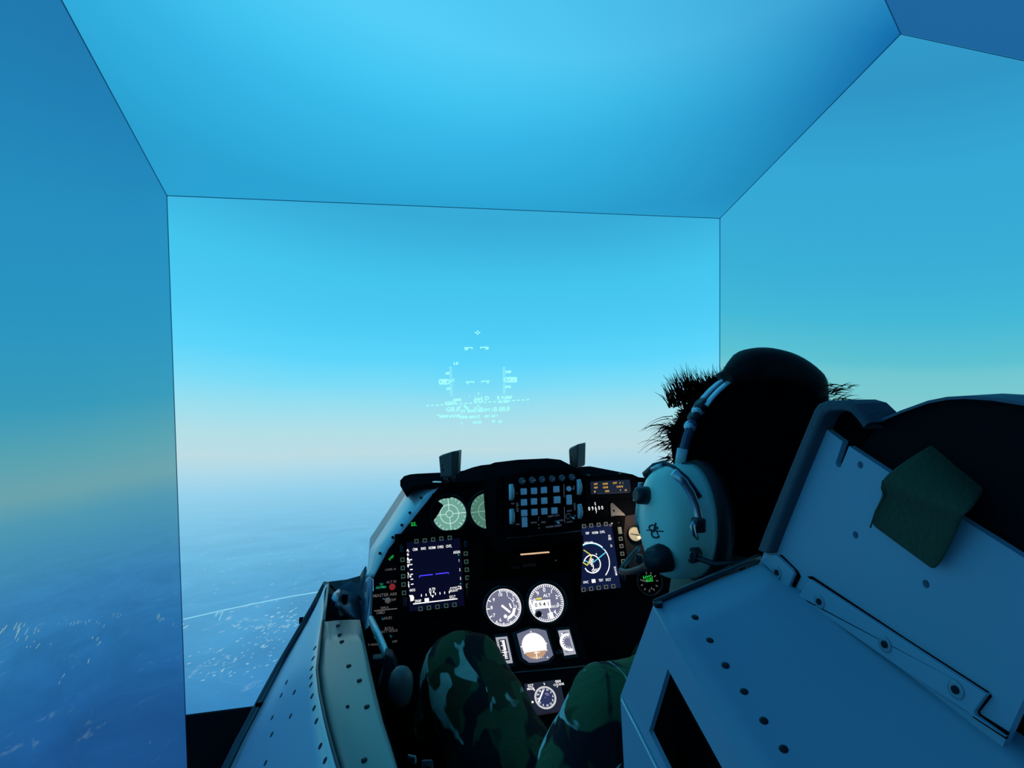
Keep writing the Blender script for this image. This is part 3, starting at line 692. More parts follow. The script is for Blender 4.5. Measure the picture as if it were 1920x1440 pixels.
# ------------------------------------------------------------------ keypad on the centre block
KF = Fr(P(1020, 945, Y=1.235), 3)
root = thing('keypad_panel', 'black up-front keypad with grey square keys and six knobs', 'keypad', KF.P(1020, 1000))
MB().prism([KF.P(*q) for q in ((951, 893), (962, 889), (995, 881.5), (1045, 878), (1084, 880.5), (1087.5, 884), (1091, 988), (1088, 991), (956, 1003), (952, 1000))], (0, 0.034, 0)).build('housing', M_pan, root, bevel=0.002)
MB().prism([KF.P(*q) for q in ((967, 896), (1080, 887), (1083, 986), (972, 997))], KF.n * 0.0016).build('face_plate', M_blk, root, bevel=0.0006)
zk = lambda X, Y: (940 + X * 160 / 1772., 870 + Y * 130 / 1440.)
kl = ['1', '2', '3', 'A-A', '4', '5', '6', 'A-G', '7', '8', '9', 'RCL', 'C', '0']
dk = MB()
for X, Y, s in ((415, 345, 'COM1'), (625, 325, 'COM2'), (828, 312, 'IFF'), (1036, 298, 'LIST'), (1238, 282, 'A-A'), (1445, 268, 'A-G')):
    p0 = KF.px(*zk(X, Y))
    rb_k = MB().lathe(KF.at(*p0, 0.0016), KF.n, [(0.0066, 0), (0.0066, 0.006), (0.0052, 0.009), (0.0046, 0.0085)], 20).build('round_button', M_rim, root)
    kl_ = MB(); f_text(kl_, KF, (p0[0] + .002, p0[1]), s, 0.0034, 0.0112); sub(kl_, 'key_legend', M_dimb, rb_k, root)
keys = [(455, 565, 1), (668, 552, 1), (872, 535, 1), (1130, 517, 1), (460, 790, 1), (668, 770, 1), (880, 755, 1), (1145, 737, 1.1), (465, 1010, 1), (678, 990, 1), (882, 975, 1), (1090, 960, 1)]
for (X, Y, sc), s in zip(keys, ['1', '2', '3', 'RCL', '4', '5', '6', 'ENTR', '7', '8', '9', '0']):
    p0 = KF.px(*zk(X, Y)); ky = MB().box(KF.at(*p0, 0.0036), (0.0128 * sc, 0.0128 * sc, 0.005), KF.ax).build('key', M_key, root, bevel=0.001)
    kl_ = MB(); f_text(kl_, KF, (p0[0], p0[1] - .003), s, 0.0042, 0.0064); sub(kl_, 'key_legend', M_dimb, ky, root)
for X, Y, s in ((470, 1200, '+'), (1392, 735, '+')):
    for j, dy in enumerate((-50, 50)):
        p0 = KF.px(*zk(X + (4 if j else 0), Y + dy)); rk = MB().box(KF.at(*p0, 0.0036), (0.0115, 0.0102, 0.005), KF.ax).build('rocker_key', M_key, root, bevel=0.001)
        kl_ = MB(); f_text(kl_, KF, p0, '+' if j == 0 else '-', 0.006, 0.0064); sub(kl_, 'key_legend', M_dimb, rk, root)
p0 = KF.px(*zk(1388, 507)); MB().lathe(KF.at(*p0, 0.0016), KF.n, [(0.0054, 0), (0.0054, 0.004), (0.0046, 0.005)], 20).build('round_button', M_key, root)
for X, Y, hh, sd in ((205, 585, 0.037, -1), (215, 1092, 0.035, -1), (1605, 480, 0.036, 1), (1622, 985, 0.034, 1)):
    p0 = KF.px(*zk(X, Y)); R0 = hh / 2; w0 = 0.0098
    mb = MB().lathe(KF.at(p0[0] - w0 / 2, p0[1], -R0 * .45), KF.u, [(R0 * .93, 0), (R0, .001), (R0, w0 - .001), (R0 * .93, w0)], 40, up=KF.v)
    tw = mb.build('thumbwheel', M_wheel, root)
    for j in range(-7, 8):
        t = R_(j * 7.0); q = KF.at(p0[0] + w0 * .18 * (1 if sd < 0 else -1) * -sd, p0[1] + math.sin(t) * R0, -R0 * .45 + math.cos(t) * R0)
        # grooves: fine dark ribs
        dk2 = MB() if j == -7 else dk2
        tan = KF.v * math.cos(t) - KF.n * math.sin(t); nor = KF.v * math.sin(t) + KF.n * math.cos(t)
        dk2.box(q + nor * 0.0001, (w0 * .6, 0.0007, 0.0006), (KF.u, tan, nor))
    sub(dk2, 'grip_ribs', M_knob, tw, root)
for (X, Y, s, z, rot) in ((235, 820, 'RET', .004, 0), (335, 1250, 'SYM', .004, 0), (332, 890, 'ICP SET', .006, 90), (318, 605, 'B', .004, 0), (1520, 880, 'CONT', .0055, 90), (1500, 490, 'BRT', .005, 70), (1080, 1075, 'DRIFT C/O', .0052, 3), (1220, 1170, 'NORM', .0045, 3), (1085, 1290, 'WARN RESET', .0058, 3), (1405, 970, 'GAIN', .0045, 3), (1412, 1200, 'AUTO', .0045, 3), (660, 1215, 'RTN', .005, 3), (870, 1205, 'SEQ', .005, 3), (1522, 1072, 'M', .004, 3)):
    f_text(dk, KF, KF.px(*zk(X, Y)), s, z, 0.0021, rot)
for X0, Y0, X1, Y1 in ((1292, 420, 1300, 690), (1300, 890, 1312, 1215)): f_line(dk, KF, KF.px(*zk(X0, Y0)), KF.px(*zk(X1, Y1)), 0.0011, 0.0021)
for X, Y in ((772, 1105), (765, 1155), (720, 1210), (768, 1255), (778, 1325)): f_disc(dk, KF, KF.px(*zk(X, Y)), 0.0012, 0.0022, 8)
dk.build('printed_legend', M_dimb, root)['kind'] = 'stuff'
for X, Y in ((1110, 1180), (1420, 1085)): toggle(KF, *zk(X, Y), root, 0.0042, (0.003, -0.001))
ar = MB(); f_arc(ar, KF, KF.px(*zk(1385, 1080)), 0.0052, 0.0009, 20, 320, 0.0021, 24); ar.build('dial_arc', M_dimb, root)

# ------------------------------------------------------------------ amber data display and fuel counter
DF = Fr(PF.P(1145, 910, 0.012), 6)
root = thing('data_display', 'dark data display box with three rows of amber text under the right hood', 'display', DF.P(1145, 928))
MB().prism([DF.P(*q) for q in ((1096, 899), (1187, 893), (1198, 901), (1212, 917), (1206, 933), (1098, 935))], -DF.n * 0.03).build('housing', M_hood, root, bevel=0.002)
MB().prism([DF.P(*q, 0.0004) for q in ((1106, 903), (1180, 899), (1183, 922.5), (1108, 927))], DF.n * 0.001).build('screen', mat('amber_screen', (0.008, 0.008, 0.014), 0.25, emit=RGB(16, 18, 34), estr=1.0, noise=0.05), root)
g = MB(); zd = lambda X, Y: DF.px(1090 + X / 16., 880 + Y / 16.)
for X, Y, s, w in ((422, 440, 'UHF', 1.0), (705, 435, '318.80', 1.0), (1000, 415, 'STPT', 1.0), (1152, 408, '0', 1), (1235, 408, '1', 1), (428, 550, 'VHF', 1.0), (712, 540, '120.00', 1.0), (1140, 518, '12:40:18', 1.0), (398, 670, 'M', 1), (765, 655, '4500', 1.1), (1165, 632, 'T', 1), (1318, 625, '18', 1.1)):
    f_text(g, DF, zd(X, Y), s, 0.0062, 0.0018, 0, w * .80)
g.build('amber_text', M_amber, root)
g = MB(); f_line(g, DF, zd(480, 735), zd(1440, 690), 0.0006, 0.0018); g.build('lower_line', M_dimb, root)
root = thing('fuel_counter', 'small black fuel counter with white drum digits below the amber display', 'counter', PF.P(1116, 962))
MB().prism([PF.P(*q, 0.0005) for q in ((1098, 939), (1139, 936), (1141, 968), (1100, 971))], PF.n * 0.003).build('case', M_pan, root, bevel=0.001)
g = MB()
for X, s in ((220, '0'), (322, '9'), (415, '6'), (515, '0'), (610, '0')): f_text(g, PF, PF.px(1090 + X / 16., 880 + (1195 - (X - 220) * .08) / 16.), s, 0.0125, 0.0042, 0, 0.75)
for Y, s in ((1045, '5'), (1290, '7')): f_text(g, PF, PF.px(1090 + (400 if Y < 1100 else 432) / 16., 880 + Y / 16.), s, 0.0095, 0.0042, 0, 0.85)
g.build('drum_digits', M_white, root)

# ------------------------------------------------------------------ pedestal dials
def dial(fr, cx, cy, rpx, name, label, fm, ticks, seg0=0, ring=True):
    a = fr.px(cx, cy); r = abs(fr.px(cx + rpx, cy)[0] - a[0])
    f2 = Fr(fr.at(*a, 0), 0); f2.u, f2.v, f2.n = fr.u, fr.v, fr.n
    root = thing(name, label, 'gauge', f2.o)
    MB().lathe(f2.o, fr.n, [(r * 1.22, 0), (r * 1.22, 0.006), (r * 1.12, 0.0085), (r * 1.02, 0.007), (r * 1.01, 0.002)], 48, cap=False).build('bezel', M_knob, root)
    d = MB(); f_disc(d, f2, (0, 0), r * 1.01, 0.003, 48); d.build('dial_face', fm, root)
    return root, f2, r
rt, f2, r = dial(G1, 944, 1139, 32.5, 'airspeed_gauge', 'lit round airspeed dial, left one of the centre pair', M_dial, 0)
g = MB(); hh = 0.0036
f_arc(g, f2, (0, 0), r * .985, r * .03, 0, 360, hh, 60)
for k in range(60):
    t = R_(100 - k * 5.6)
    if k % 5 == 0: f_line(g, f2, (math.cos(t) * r * .80, math.sin(t) * r * .80), (math.cos(t) * r * .97, math.sin(t) * r * .97), r * .055, hh)
    elif k < 40: f_line(g, f2, (math.cos(t) * r * .86, math.sin(t) * r * .86), (math.cos(t) * r * .97, math.sin(t) * r * .97), r * .04, hh)
for k, s in enumerate(('10', '1', '2', '3', '4', '5', '6', '7', '8', '9')):
    t = R_(104 - k * 36) if k else R_(102); f_text(g, f2, (math.cos(t) * r * .70, math.sin(t) * r * .70), s, r * .26, hh)
f_arc(g, f2, (0, 0), r * .60, r * .028, -10, 60, hh, 20); f_arc(g, f2, (r * .05, -r * .05), r * .55, r * .16, -75, -5, hh, 20)
g.build('dial_marks', M_white, rt)
g = MB(); f_line(g, f2, (-.12 * r, .12 * r), (.34 * r, -.30 * r), r * .12, hh + .001); f_line(g, f2, (.34 * r, .18 * r), (.42 * r, -.08 * r), r * .08, hh + .001); f_disc(g, f2, (.04 * r, -.48 * r), r * .1, hh + .001, 12)
g.build('needle', M_white, rt)
rt, f2, r = dial(G1, 1023.5, 1130.5, 32.5, 'altimeter', 'lit round altimeter dial with white number window, right one of the centre pair', M_dial, 0)
g = MB()
f_arc(g, f2, (0, 0), r * .985, r * .03, 0, 360, hh, 60)
for k in range(50):
    t = R_(93 - k * 7.2); f_line(g, f2, (math.cos(t) * r * (.78 if k % 5 == 0 else .85), math.sin(t) * r * (.78 if k % 5 == 0 else .85)), (math.cos(t) * r * .96, math.sin(t) * r * .96), r * .045, hh)
for k in range(10):
    t = R_(93 - k * 36); f_text(g, f2, (math.cos(t) * r * .68, math.sin(t) * r * .68), str(k), r * .30, hh)
f_text(g, f2, (.08 * r, .38 * r), 'ALT', r * .24, hh); f_text(g, f2, (.42 * r, -.24 * r), '1013', r * .20, hh)
f_line(g, f2, (.1 * r, -.2 * r), (.17 * r, -.55 * r), r * .06, hh + .001); f_line(g, f2, (.17 * r, -.52 * r), (.22 * r, -.84 * r), r * .22, hh + .001)
f_line(g, f2, (-.92 * r, .2 * r), (-.72 * r, -.5 * r), r * .12, hh)
g.build('dial_marks', M_white, rt)
g = MB(); f_rect(g, f2, (-.27 * r, -.06 * r), r * 1.02, r * .44, hh + .0004); g.build('number_window', M_white, rt)
g = MB(); f_text(g, f2, (-.25 * r, -.07 * r), '0 9 4 1', r * .30, hh + .0009); g.build('window_digits', M_knob, rt)
g = MB(); f_rect(g, f2, (-.40 * r, .26 * r), r * .32, r * .10, hh); g.build('yellow_flag', M_yell, rt)
a = G1.px(1007, 1152); MB().lathe(G1.at(*a, 0.004), G1.n, [(0.0062, 0), (0.0062, 0.012), (0.0048, 0.014)], 20).build('setting_knob', M_knob, rt)
# attitude indicator
zp = lambda X, Y: G2.px(880 + X * 380 / 1920., 1000 + Y * 285 / 1440.)
root = thing('attitude_indicator', 'lit attitude indicator with white upper ball and tan lower ball', 'gauge', G2.P(1003, 1214))
pts = [G2.at(*zp(*q), 0.004) for q in ((448, 965), (575, 918), (640, 917), (722, 935), (790, 1165), (742, 1212), (640, 1232), (563, 1235), (502, 1190))]
MB().prism(pts, G2.n * 0.002).build('frame', mat('lit_frame_grey', (0.05, 0.05, 0.055), 0.5, emit=RGB(112, 112, 132), estr=0.9, noise=0.05), root)
MB().prism([G2.at(*zp(*q), 0.0) for q in ((400, 950), (560, 895), (740, 910), (815, 1180), (760, 1240), (560, 1262), (470, 1215))], G2.n * 0.004).build('case', M_knob, root)
cb = zp(610, 1080); rb = (zp(728, 1080)[0] - cb[0]) * .985
rby = (zp(610, 955)[1] - cb[1])
ball = MB(); seg = 40
ang = [R_(205 - 230 * i / seg) for i in range(seg + 1)]
ball.add([G2.at(cb[0] + math.cos(t) * rb, cb[1] + math.sin(t) * rby, 0.0064) for t in ang], [tuple(range(seg + 1))]); ball.build('upper_ball', M_white, root)
ball = MB(); ang = [R_(205 + 130 * i / 24) for i in range(25)]
ball.add([G2.at(cb[0] + math.cos(t) * rb, cb[1] + math.sin(t) * rby, 0.0064) for t in ang], [tuple(range(25))]); ball.build('lower_ball', glow('tan_ball', 196, 152, 116, 1.0), root)
g = MB()
for X, Y in ((578, 948), (488, 1090), (518, 1150), (725, 1058), (727, 1122), (735, 1190)): f_disc(g, G2, zp(X, Y), 0.0014, 0.0068, 8)
for i in range(7): X = 575 + i * 20; f_line(g, G2, zp(X, 1180 - abs(i - 3) * -4), zp(X + 4, 1204 - abs(i - 3) * 4), 0.0011, 0.0070)
f_line(g, G2, zp(625, 1130), zp(637, 1205), 0.0018, 0.0070); f_line(g, G2, zp(605, 1150), zp(660, 1143), 0.0014, 0.0070)
g.build('dial_marks', M_white, root)
a = G2.px(1046, 1229); MB().lathe(G2.at(*a, 0.002), G2.n, [(0.0055, 0), (0.0055, 0.010), (0.004, 0.012)], 16).build('trim_knob', M_knob, root)
# vertical tapes either side
def tape(quad, name, label, right):
    root = thing(name, label, 'gauge', G2.at(*zp(*quad[3])))
    q = [Vector(zp(*x)) for x in quad]; c = sum(q, Vector((0, 0))) / 4
    MB().prism([G2.at(*(c + (x - c) * 1.28), 0.0) for x in q], G2.n * 0.005).build('case', M_knob, root, bevel=0.001)
    MB().prism([G2.at(*x, 0.004) for x in q], G2.n * 0.002).build('frame', mat('lit_tape_frame', (0.05, 0.05, 0.055), 0.5, emit=RGB(176, 176, 186), estr=0.9, noise=0.2), root)
    ins = [c + Vector(((x - c).x * .62, (x - c).y * .80)) for x in q]
    d = MB(); d.add([G2.at(*x, 0.0064) for x in ins], [(0, 1, 2, 3)]); d.build('scale_face', M_dialb if not right else M_dial, root)
    g = MB(); L = lambda u, v: ins[0].lerp(ins[1], u).lerp(ins[3].lerp(ins[2], u), v)
    if not right:
        for i in range(12): f_line(g, G2, L(.35 if i % 3 else .15, .08 + i * .075), L(.78, .08 + i * .075), 0.0015, 0.007)
        f_line(g, G2, L(.5, .05), L(.5, .92), 0.0012, 0.007); f_line(g, G2, L(.1, .62), L(.9, .62), 0.0014, 0.007); f_line(g, G2, L(.62, .05), L(.62, .55), 0.004, 0.007)
    else:
        f_arc(g, G2, tuple(L(.75, .52)), 0.0155, 0.005, 75, 285, 0.007, 24)
        for i in range(9): t = R_(85 + i * 23); cc = L(.75, .52); f_line(g, G2, (cc[0] + math.cos(t) * .009, cc[1] + math.sin(t) * .009), (cc[0] + math.cos(t) * .013, cc[1] + math.sin(t) * .013), .0012, .007)
        f_rect(g, G2, tuple(L(.1, .08)), .003, .004, .007)
    g.build('scale_marks', M_white, root)
    return root
tape(((245, 1000), (355, 990), (408, 1240), (300, 1250)), 'angle_tape_gauge', 'narrow lit vertical tape gauge with a ladder scale left of the attitude ball', False)
tape(((835, 935), (940, 925), (1005, 1155), (895, 1170)), 'rate_gauge', 'narrow lit vertical gauge with a curved scale right of the attitude ball', True)
# horizontal situation indicator
zh = lambda X, Y: G2.px(960 + X / 16., 1260 + Y / 16.)
root = thing('heading_indicator', 'square dark heading indicator with white compass ring between the knees', 'gauge', G2.P(1021, 1312))
MB().prism([G2.at(*zh(*q), 0.0) for q in ((350, 380), (1420, 250), (1620, 1180), (560, 1360))], G2.n * 0.005).build('case', M_dialb, root, bevel=0.0015)
c = zh(985, 805); r = abs(zh(660, 830)[0] - c[0])
d = MB(); f_disc(d, G2, c, r * .82, 0.0054, 40); d.build('dial_face', M_dial2, root)
g = MB()
for k in range(72):
    t = R_(k * 5); f_line(g, G2, (c[0] + math.cos(t) * r * (.86 if k % 2 else .82), c[1] + math.sin(t) * r * (.86 if k % 2 else .82)), (c[0] + math.cos(t) * r, c[1] + math.sin(t) * r), .0009, .0058)
for k, s in enumerate(('N', '33', '30', 'W', '24', '21', 'S', '15', '12', 'E', '6', '3')):
    t = R_(62 + k * 30); f_text(g, G2, (c[0] + math.cos(t) * r * .70, c[1] + math.sin(t) * r * .70), s, r * .24, .0060)
f_line(g, G2, zh(920, 590), zh(775, 955), .0026, .0062)
f_text(g, G2, zh(545, 455), '027', .0072, .0058); f_text(g, G2, zh(545, 545), 'MILES', .0054, .0058); f_text(g, G2, zh(1365, 325), '004', .0072, .0058); f_text(g, G2, zh(1385, 415), 'COURSE', .0054, .0058)
f_line(g, G2, zh(940, 365), zh(965, 425), .0016, .0058); f_line(g, G2, zh(620, 530), zh(665, 600), .0020, .0058); f_line(g, G2, zh(1350, 460), zh(1335, 500), .0014, .0058); f_rect(g, G2, zh(602, 940), .0034, .0034, .0058)
g.build('dial_marks', M_white, root)
g = MB(); f_rect(g, G2, zh(1035, 705), .0078, .0048, .006, -25); f_disc(g, G2, zh(978, 808), .0012, .006, 8); g.build('aircraft_mark', glow('violet_grey', 120, 116, 160, .8), root)
a = zh(130, 600); MB().lathe(G2.at(*a, 0.0), G2.n, [(0.009, 0), (0.009, 0.008), (0.006, 0.011)], 18).build('course_knob', M_dgrey, root)
# gauges by the right wing, partly behind the headset
rt, f2, r = dial(PF, 1189.5, 1001.5, 12.2, 'cream_gauge', 'small round cream gauge lit warm beside the right display', M_cream, 0)
g = MB(); f_line(g, f2, (-.7 * r, .1 * r), (.1 * r, -.12 * r), r * .09, hh + .001); f_line(g, f2, (.1 * r, -.1 * r), (.9 * r, -.35 * r), r * .12, hh + .001); g.build('needle', M_knob, rt)
MB().lathe(f2.at(.55 * r, -.55 * r, .003), f2.n, [(r * .28, 0), (r * .24, .003)], 14).build('lit_lens', glow('warm_lens', 255, 240, 200, 1.0), rt)
rt, f2, r = dial(PF, 1216, 1091, 21, 'pressure_gauge', 'dark round gauge with green lit numbers below the headset microphone', M_blk, 0)
g = MB()
for k in range(10):
    t = R_(100 - k * 33); f_line(g, f2, (math.cos(t) * r * .62, math.sin(t) * r * .62), (math.cos(t) * r * .82, math.sin(t) * r * .82), r * .09, hh)
f_text(g, f2, (.1 * r, -.55 * r), '4', r * .32, hh); f_line(g, f2, (-.6 * r, .15 * r), (-.1 * r, .02 * r), r * .1, hh)
g.build('dial_marks', M_dim, rt)
g = MB(); f_text(g, f2, (-.05 * r, .34 * r), 'HYD', r * .42, hh); f_text(g, f2, (.05 * r, .08 * r), 'PRESS', r * .26, hh); g.build('lit_legend', M_green, rt)

# ------------------------------------------------------------------ index lamps standing on the hood
def index_lamp(corners, depth, label, legs):
    """box given by its nearest vertical edge and the ends of its two seen faces (true 3-D corners)"""
    root = thing('index_lamp', label, 'indicator', legs[0][-1], 'index lamps on the hood')
    a0, a1, b0, b1, c0, c1 = corners                  # left edge top/bottom, middle edge, right edge
    off = Vector((0.012, depth, 0))
    mb = MB(); vs = [a0, a1, b0, b1, c0, c1, a0 + off, a1 + off, c0 + off * .8, c1 + off * .8]
    mb.add(vs, [(0, 2, 3, 1), (2, 4, 5, 3), (4, 8, 9, 5), (8, 6, 7, 9), (6, 0, 1, 7), (0, 6, 8, 4, 2), (1, 3, 5, 9, 7)])
    mb.build('lamp_box', mat('lamp_case', (0.035, 0.04, 0.045), 0.45), root, bevel=0.0025)
    for u, v in ((.28, .45), (.28, .66)):
        p = a0.lerp(b0, u).lerp(a1.lerp(b1, u), v); n = (b0 - a0).cross(a1 - a0).normalized(); n = n if n.dot(CAMP - p) > 0 else -n
        MB().box(p, (0.0042, 0.0042, 0.0012), ((b0 - a0).normalized(), (a1 - a0).normalized(), n)).build('lamp_window', M_blk, root)
    for l in legs: MB().tube(l, 0.0032, 8).build('stem', M_dgrey, root)
Yb = 1.40
index_lamp((P(822.5, 856, Y=Yb + .02), P(826, 895.5, Y=Yb + .02), P(848, 846, Y=Yb - .015), P(847.5, 894.5, Y=Yb - .015), P(861, 845.5, Y=Yb - .005), P(858.5, 890, Y=Yb - .005)), 0.03, 'black index lamp box on forked stem, above the left scope',
           [[P(834, 894, Y=Yb + .015), P(837, 901, Y=Yb + .012), P(840, 908, Y=Yb + .02)], [P(850, 890, Y=Yb + .005), P(851, 898, Y=Yb + .005), P(852.5, 908, Y=Yb + .02)]])
index_lamp((P(1066.5, 843, Y=Yb), P(1068.5, 879, Y=Yb), P(1083.5, 832, Y=Yb - .03), P(1082.5, 878, Y=Yb - .03), P(1097.5, 831.5, Y=Yb - .02), P(1096.5, 873, Y=Yb - .02)), 0.03, 'black index lamp box right behind the keypad top',
           [[P(1075, 877, Y=Yb), P(1075, 885, Y=Yb + .01), P(1075, 892, Y=Yb + .01)]])

def grid_hit(rows, x, y):
    """point and normal of a quad grid under a pixel"""
    d = ray(x, y).normalized()
    for i in range(len(rows) - 1):
        for j in range(len(rows[0]) - 1):
            for tri in ((rows[i][j], rows[i][j + 1], rows[i + 1][j]), (rows[i + 1][j], rows[i][j + 1], rows[i + 1][j + 1])):
                e1, e2 = tri[1] - tri[0], tri[2] - tri[0]; h = d.cross(e2); a = e1.dot(h)
                if abs(a) < 1e-12: continue
                s = CAMP - tri[0]; u = s.dot(h) / a; q = s.cross(e1); v = d.dot(q) / a
                if -.02 <= u <= 1.02 and -.02 <= v and u + v <= 1.02:
                    n = e1.cross(e2).normalized(); return CAMP + d * (e2.dot(q) / a), (n if n.z > 0 else -n)
    return None
# ------------------------------------------------------------------ left cockpit sill
root = thing('cockpit_sill', 'grey left cockpit sill with riveted outer skin and dark outer rail', 'cockpit', W(-0.06, 1.0, -0.8))
zt = -0.50
# inner top panel: right edge higher than the bead at its left
bead_px = [(607, 1166), (602, 1205), (597, 1257), (602, 1300), (613, 1352), (625, 1398), (638, 1442), (655, 1500), (675, 1570)]
in_px = [(675, 1162), (684, 1205), (695, 1257), (705, 1300), (718, 1352), (733, 1398), (746, 1442), (764, 1500), (786, 1570)]
bead = [P(x, y, Z=-0.520) for x, y in bead_px]
inn = [P(x, y, Z=-0.497) for x, y in in_px]
rows = []
for k in range(7):
    u = k / 6.0; rows.append([a.lerp(b, u) + Vector((0, 0, 0.0015 * math.sin(math.pi * u))) for a, b in zip(bead, inn)])
tp = MB().grid(rows).build('top_panel', M_sill, root); sm = tp.modifiers.new('t', 'SOLIDIFY'); sm.thickness = 0.003; sm.offset = -1
MB().grid([inn, [p + Vector((0.006, 0, -0.006)) for p in inn], [p + Vector((0.004, 0, -0.30)) for p in inn]], False).build('inner_wall', M_blk, root)
MB().tube([p + Vector((-.002, 0, .001)) for p in bead], 0.0025, 10).build('edge_bead', M_dgrey, root)
for x, y in ((634, 1173), (637, 1190.5), (641, 1203.5), (654, 1249), (674, 1276.5), (688, 1325.5), (652, 1325.5), (683, 1426)):
    h_ = grid_hit(rows, x, y)
    if not h_: continue
    c, nn = h_
    r = 0.0026 if (x, y) == (652, 1325.5) else 0.0042
    mb = MB().lathe(c, nn, [(r, -0.001), (r * .95, 0.0016), (r * .6, 0.0022)], 14); mb.box(c + nn * 0.0023, (r * 1.4, r * .3, 0.0006)); sub(mb, 'screw', M_screw, tp, root)
# outer skin plate falling away to the rail
rail_px = [(617, 1094), (592, 1140), (560, 1195), (528, 1250), (497, 1308), (478, 1345), (455, 1388), (430, 1440), (395, 1510), (360, 1580)]
def railz(i): return (-.515, -.575, -.63, -.675, -.705, -.725, -.742, -.756, -.775, -.79)[i]
rail = [P(x, y, Z=railz(i)) for i, (x, y) in enumerate(rail_px)]
def resample(pts, n):
    d = [0]
    for a, b in zip(pts, pts[1:]): d.append(d[-1] + (b - a).length)
    out = []
    for k in range(n):
        t = d[-1] * k / (n - 1); i = max(j for j in range(len(d) - 1) if d[j] <= t + 1e-9) if t > 0 else 0
        f = (t - d[i]) / max(1e-9, d[i + 1] - d[i]); out.append(pts[i].lerp(pts[i + 1], min(1, f)))
    return out
ra, be = resample(rail, 24), resample([P(612, 1120, Z=-0.516)] + bead, 24)
be = [p + Vector((-.003, 0, -.002)) for p in be]
rows = []
for k in range(9):
    u = k / 8.0; rows.append([a.lerp(b, u) + Vector((-0.006 * math.sin(math.pi * u), 0, 0.008 * math.sin(math.pi * u))) for a, b in zip(be, ra)])
sk = MB().grid(rows).build('outer_skin', M_skin_pl, root); sm = sk.modifiers.new('t', 'SOLIDIFY'); sm.thickness = 0.003; sm.offset = -1
def skin_hit(x, y):
    """point of the skin grid under a pixel (true position on the plate)"""
    best = None; d = ray(x, y).normalized()
    for i in range(len(rows) - 1):
        for j in range(len(rows[0]) - 1):
            for tri in ((rows[i][j], rows[i][j + 1], rows[i + 1][j]), (rows[i + 1][j], rows[i][j + 1], rows[i + 1][j + 1])):
                e1, e2 = tri[1] - tri[0], tri[2] - tri[0]; h = d.cross(e2); a = e1.dot(h)
                if abs(a) < 1e-12: continue
                s = CAMP - tri[0]; u = s.dot(h) / a
                q = s.cross(e1); v = d.dot(q) / a
                if -.02 <= u <= 1.02 and -.02 <= v and u + v <= 1.02:
                    n = e1.cross(e2).normalized(); n = n if n.z > 0 else -n
                    return CAMP + d * (e2.dot(q) / a), n
    return None
for X, Y in ((818, 72), (803, 165), (790, 255), (785, 330), (783, 403), (793, 505), (812, 612), (832, 730), (868, 955), (910, 1085), (563, 380), (515, 497), (633, 470), (600, 685), (435, 697), (430, 850), (375, 1105)):
    h_ = skin_hit(420 + X * .2083, 1200 + Y * .2083)
    if not h_: continue
    c, n = h_; rr = 0.0046
    mb = MB().lathe(c, n, [(rr, -0.001), (rr, 0.0005), (rr * .7, 0.0009)], 14); sub(mb, 'flush_screw', M_screw, sk, root)
rt_ = MB()
for off, rad in ((Vector((-0.004, 0, -0.002)), 0.011),): rt_.tube([p + off for p in rail], rad, 14)
rt_.build('outer_rail', M_gloss, root)
MB().tube([p + Vector((0.012, 0, 0.012)) for p in ra[1:]], 0.0035, 8).build('rail_sheen', M_sill, root)  # lighter strip put in for the reflection along the rail
hull = MB().grid([[p + Vector((-.010, 0, -.006)) for p in rail], [p + Vector((0.01, 0, -0.25)) for p in rail], [Vector((p.x + .05, p.y, 0.32)) for p in rail]], False)
hull.build('outer_hull', M_blk, root)
for x, y, z in ((568, 1163, -0.60), (488, 1322, -0.71)): MB().box(P(x, y, Z=z), (0.016, 0.014, 0.010)).build('hinge_lug', M_blk, root)

# folded metal corner between sill and panel
root = thing('corner_fitting', 'shiny dark folded metal corner fitting at the front end of the left sill', 'fitting', P(640, 1160, Y=1.26))
A = lambda x, y, Y: P(x, y, Y=Y)
bk = MB().grid([[A(617, 1091, 1.44), A(650, 1087, 1.43), A(676, 1080, 1.42), A(687, 1062, 1.41)], [A(612, 1130, 1.42), A(648, 1122, 1.41), A(674, 1118, 1.40), A(690, 1100, 1.39)], [A(608, 1166, 1.36), A(640, 1164, 1.36), A(672, 1164, 1.37), A(697, 1160, 1.37)]])
o = bk.build('back_sheet', M_gloss, root); o.modifiers.new('t', 'SOLIDIFY').thickness = 0.003
b2 = MB().grid([[A(632, 1106, 1.35), A(640, 1109, 1.37), A(655, 1113, 1.385), A(671, 1118, 1.40)], [A(626, 1111, 1.31), A(636, 1118, 1.335), A(654, 1126, 1.355), A(672, 1132, 1.375)], [A(621, 1122, 1.29), A(633, 1129, 1.315), A(652, 1139, 1.335), A(673, 1147, 1.355)], [A(625, 1128, 1.285), A(638, 1138, 1.30), A(655, 1152, 1.315), A(675, 1162, 1.335)], [A(630, 1134, 1.30), A(643, 1147, 1.31), A(657, 1161, 1.32), A(675, 1165, 1.33)]])
o = b2.build('folded_plate', M_gloss2, root); o.modifiers.new('t', 'SOLIDIFY').thickness = 0.004
b3 = MB().grid([[A(687, 1080, 1.37), A(695, 1081, 1.34), A(700, 1081, 1.345)], [A(679, 1112, 1.38), A(690, 1112, 1.335), A(699, 1112, 1.335)], [A(676, 1145, 1.37), A(687, 1145, 1.325), A(698, 1145, 1.325)], [A(674, 1162, 1.35), A(684, 1164, 1.315), A(696, 1165, 1.315)], [A(682, 1186, 1.31), A(687, 1184, 1.30), A(692, 1176, 1.30)]])
o = b3.build('curved_flange', M_gloss2, root); o.modifiers.new('t', 'SOLIDIFY').thickness = 0.003
o.modifiers.new('s', 'SUBSURF').levels = 2; o.modifiers['s'].render_levels = 2
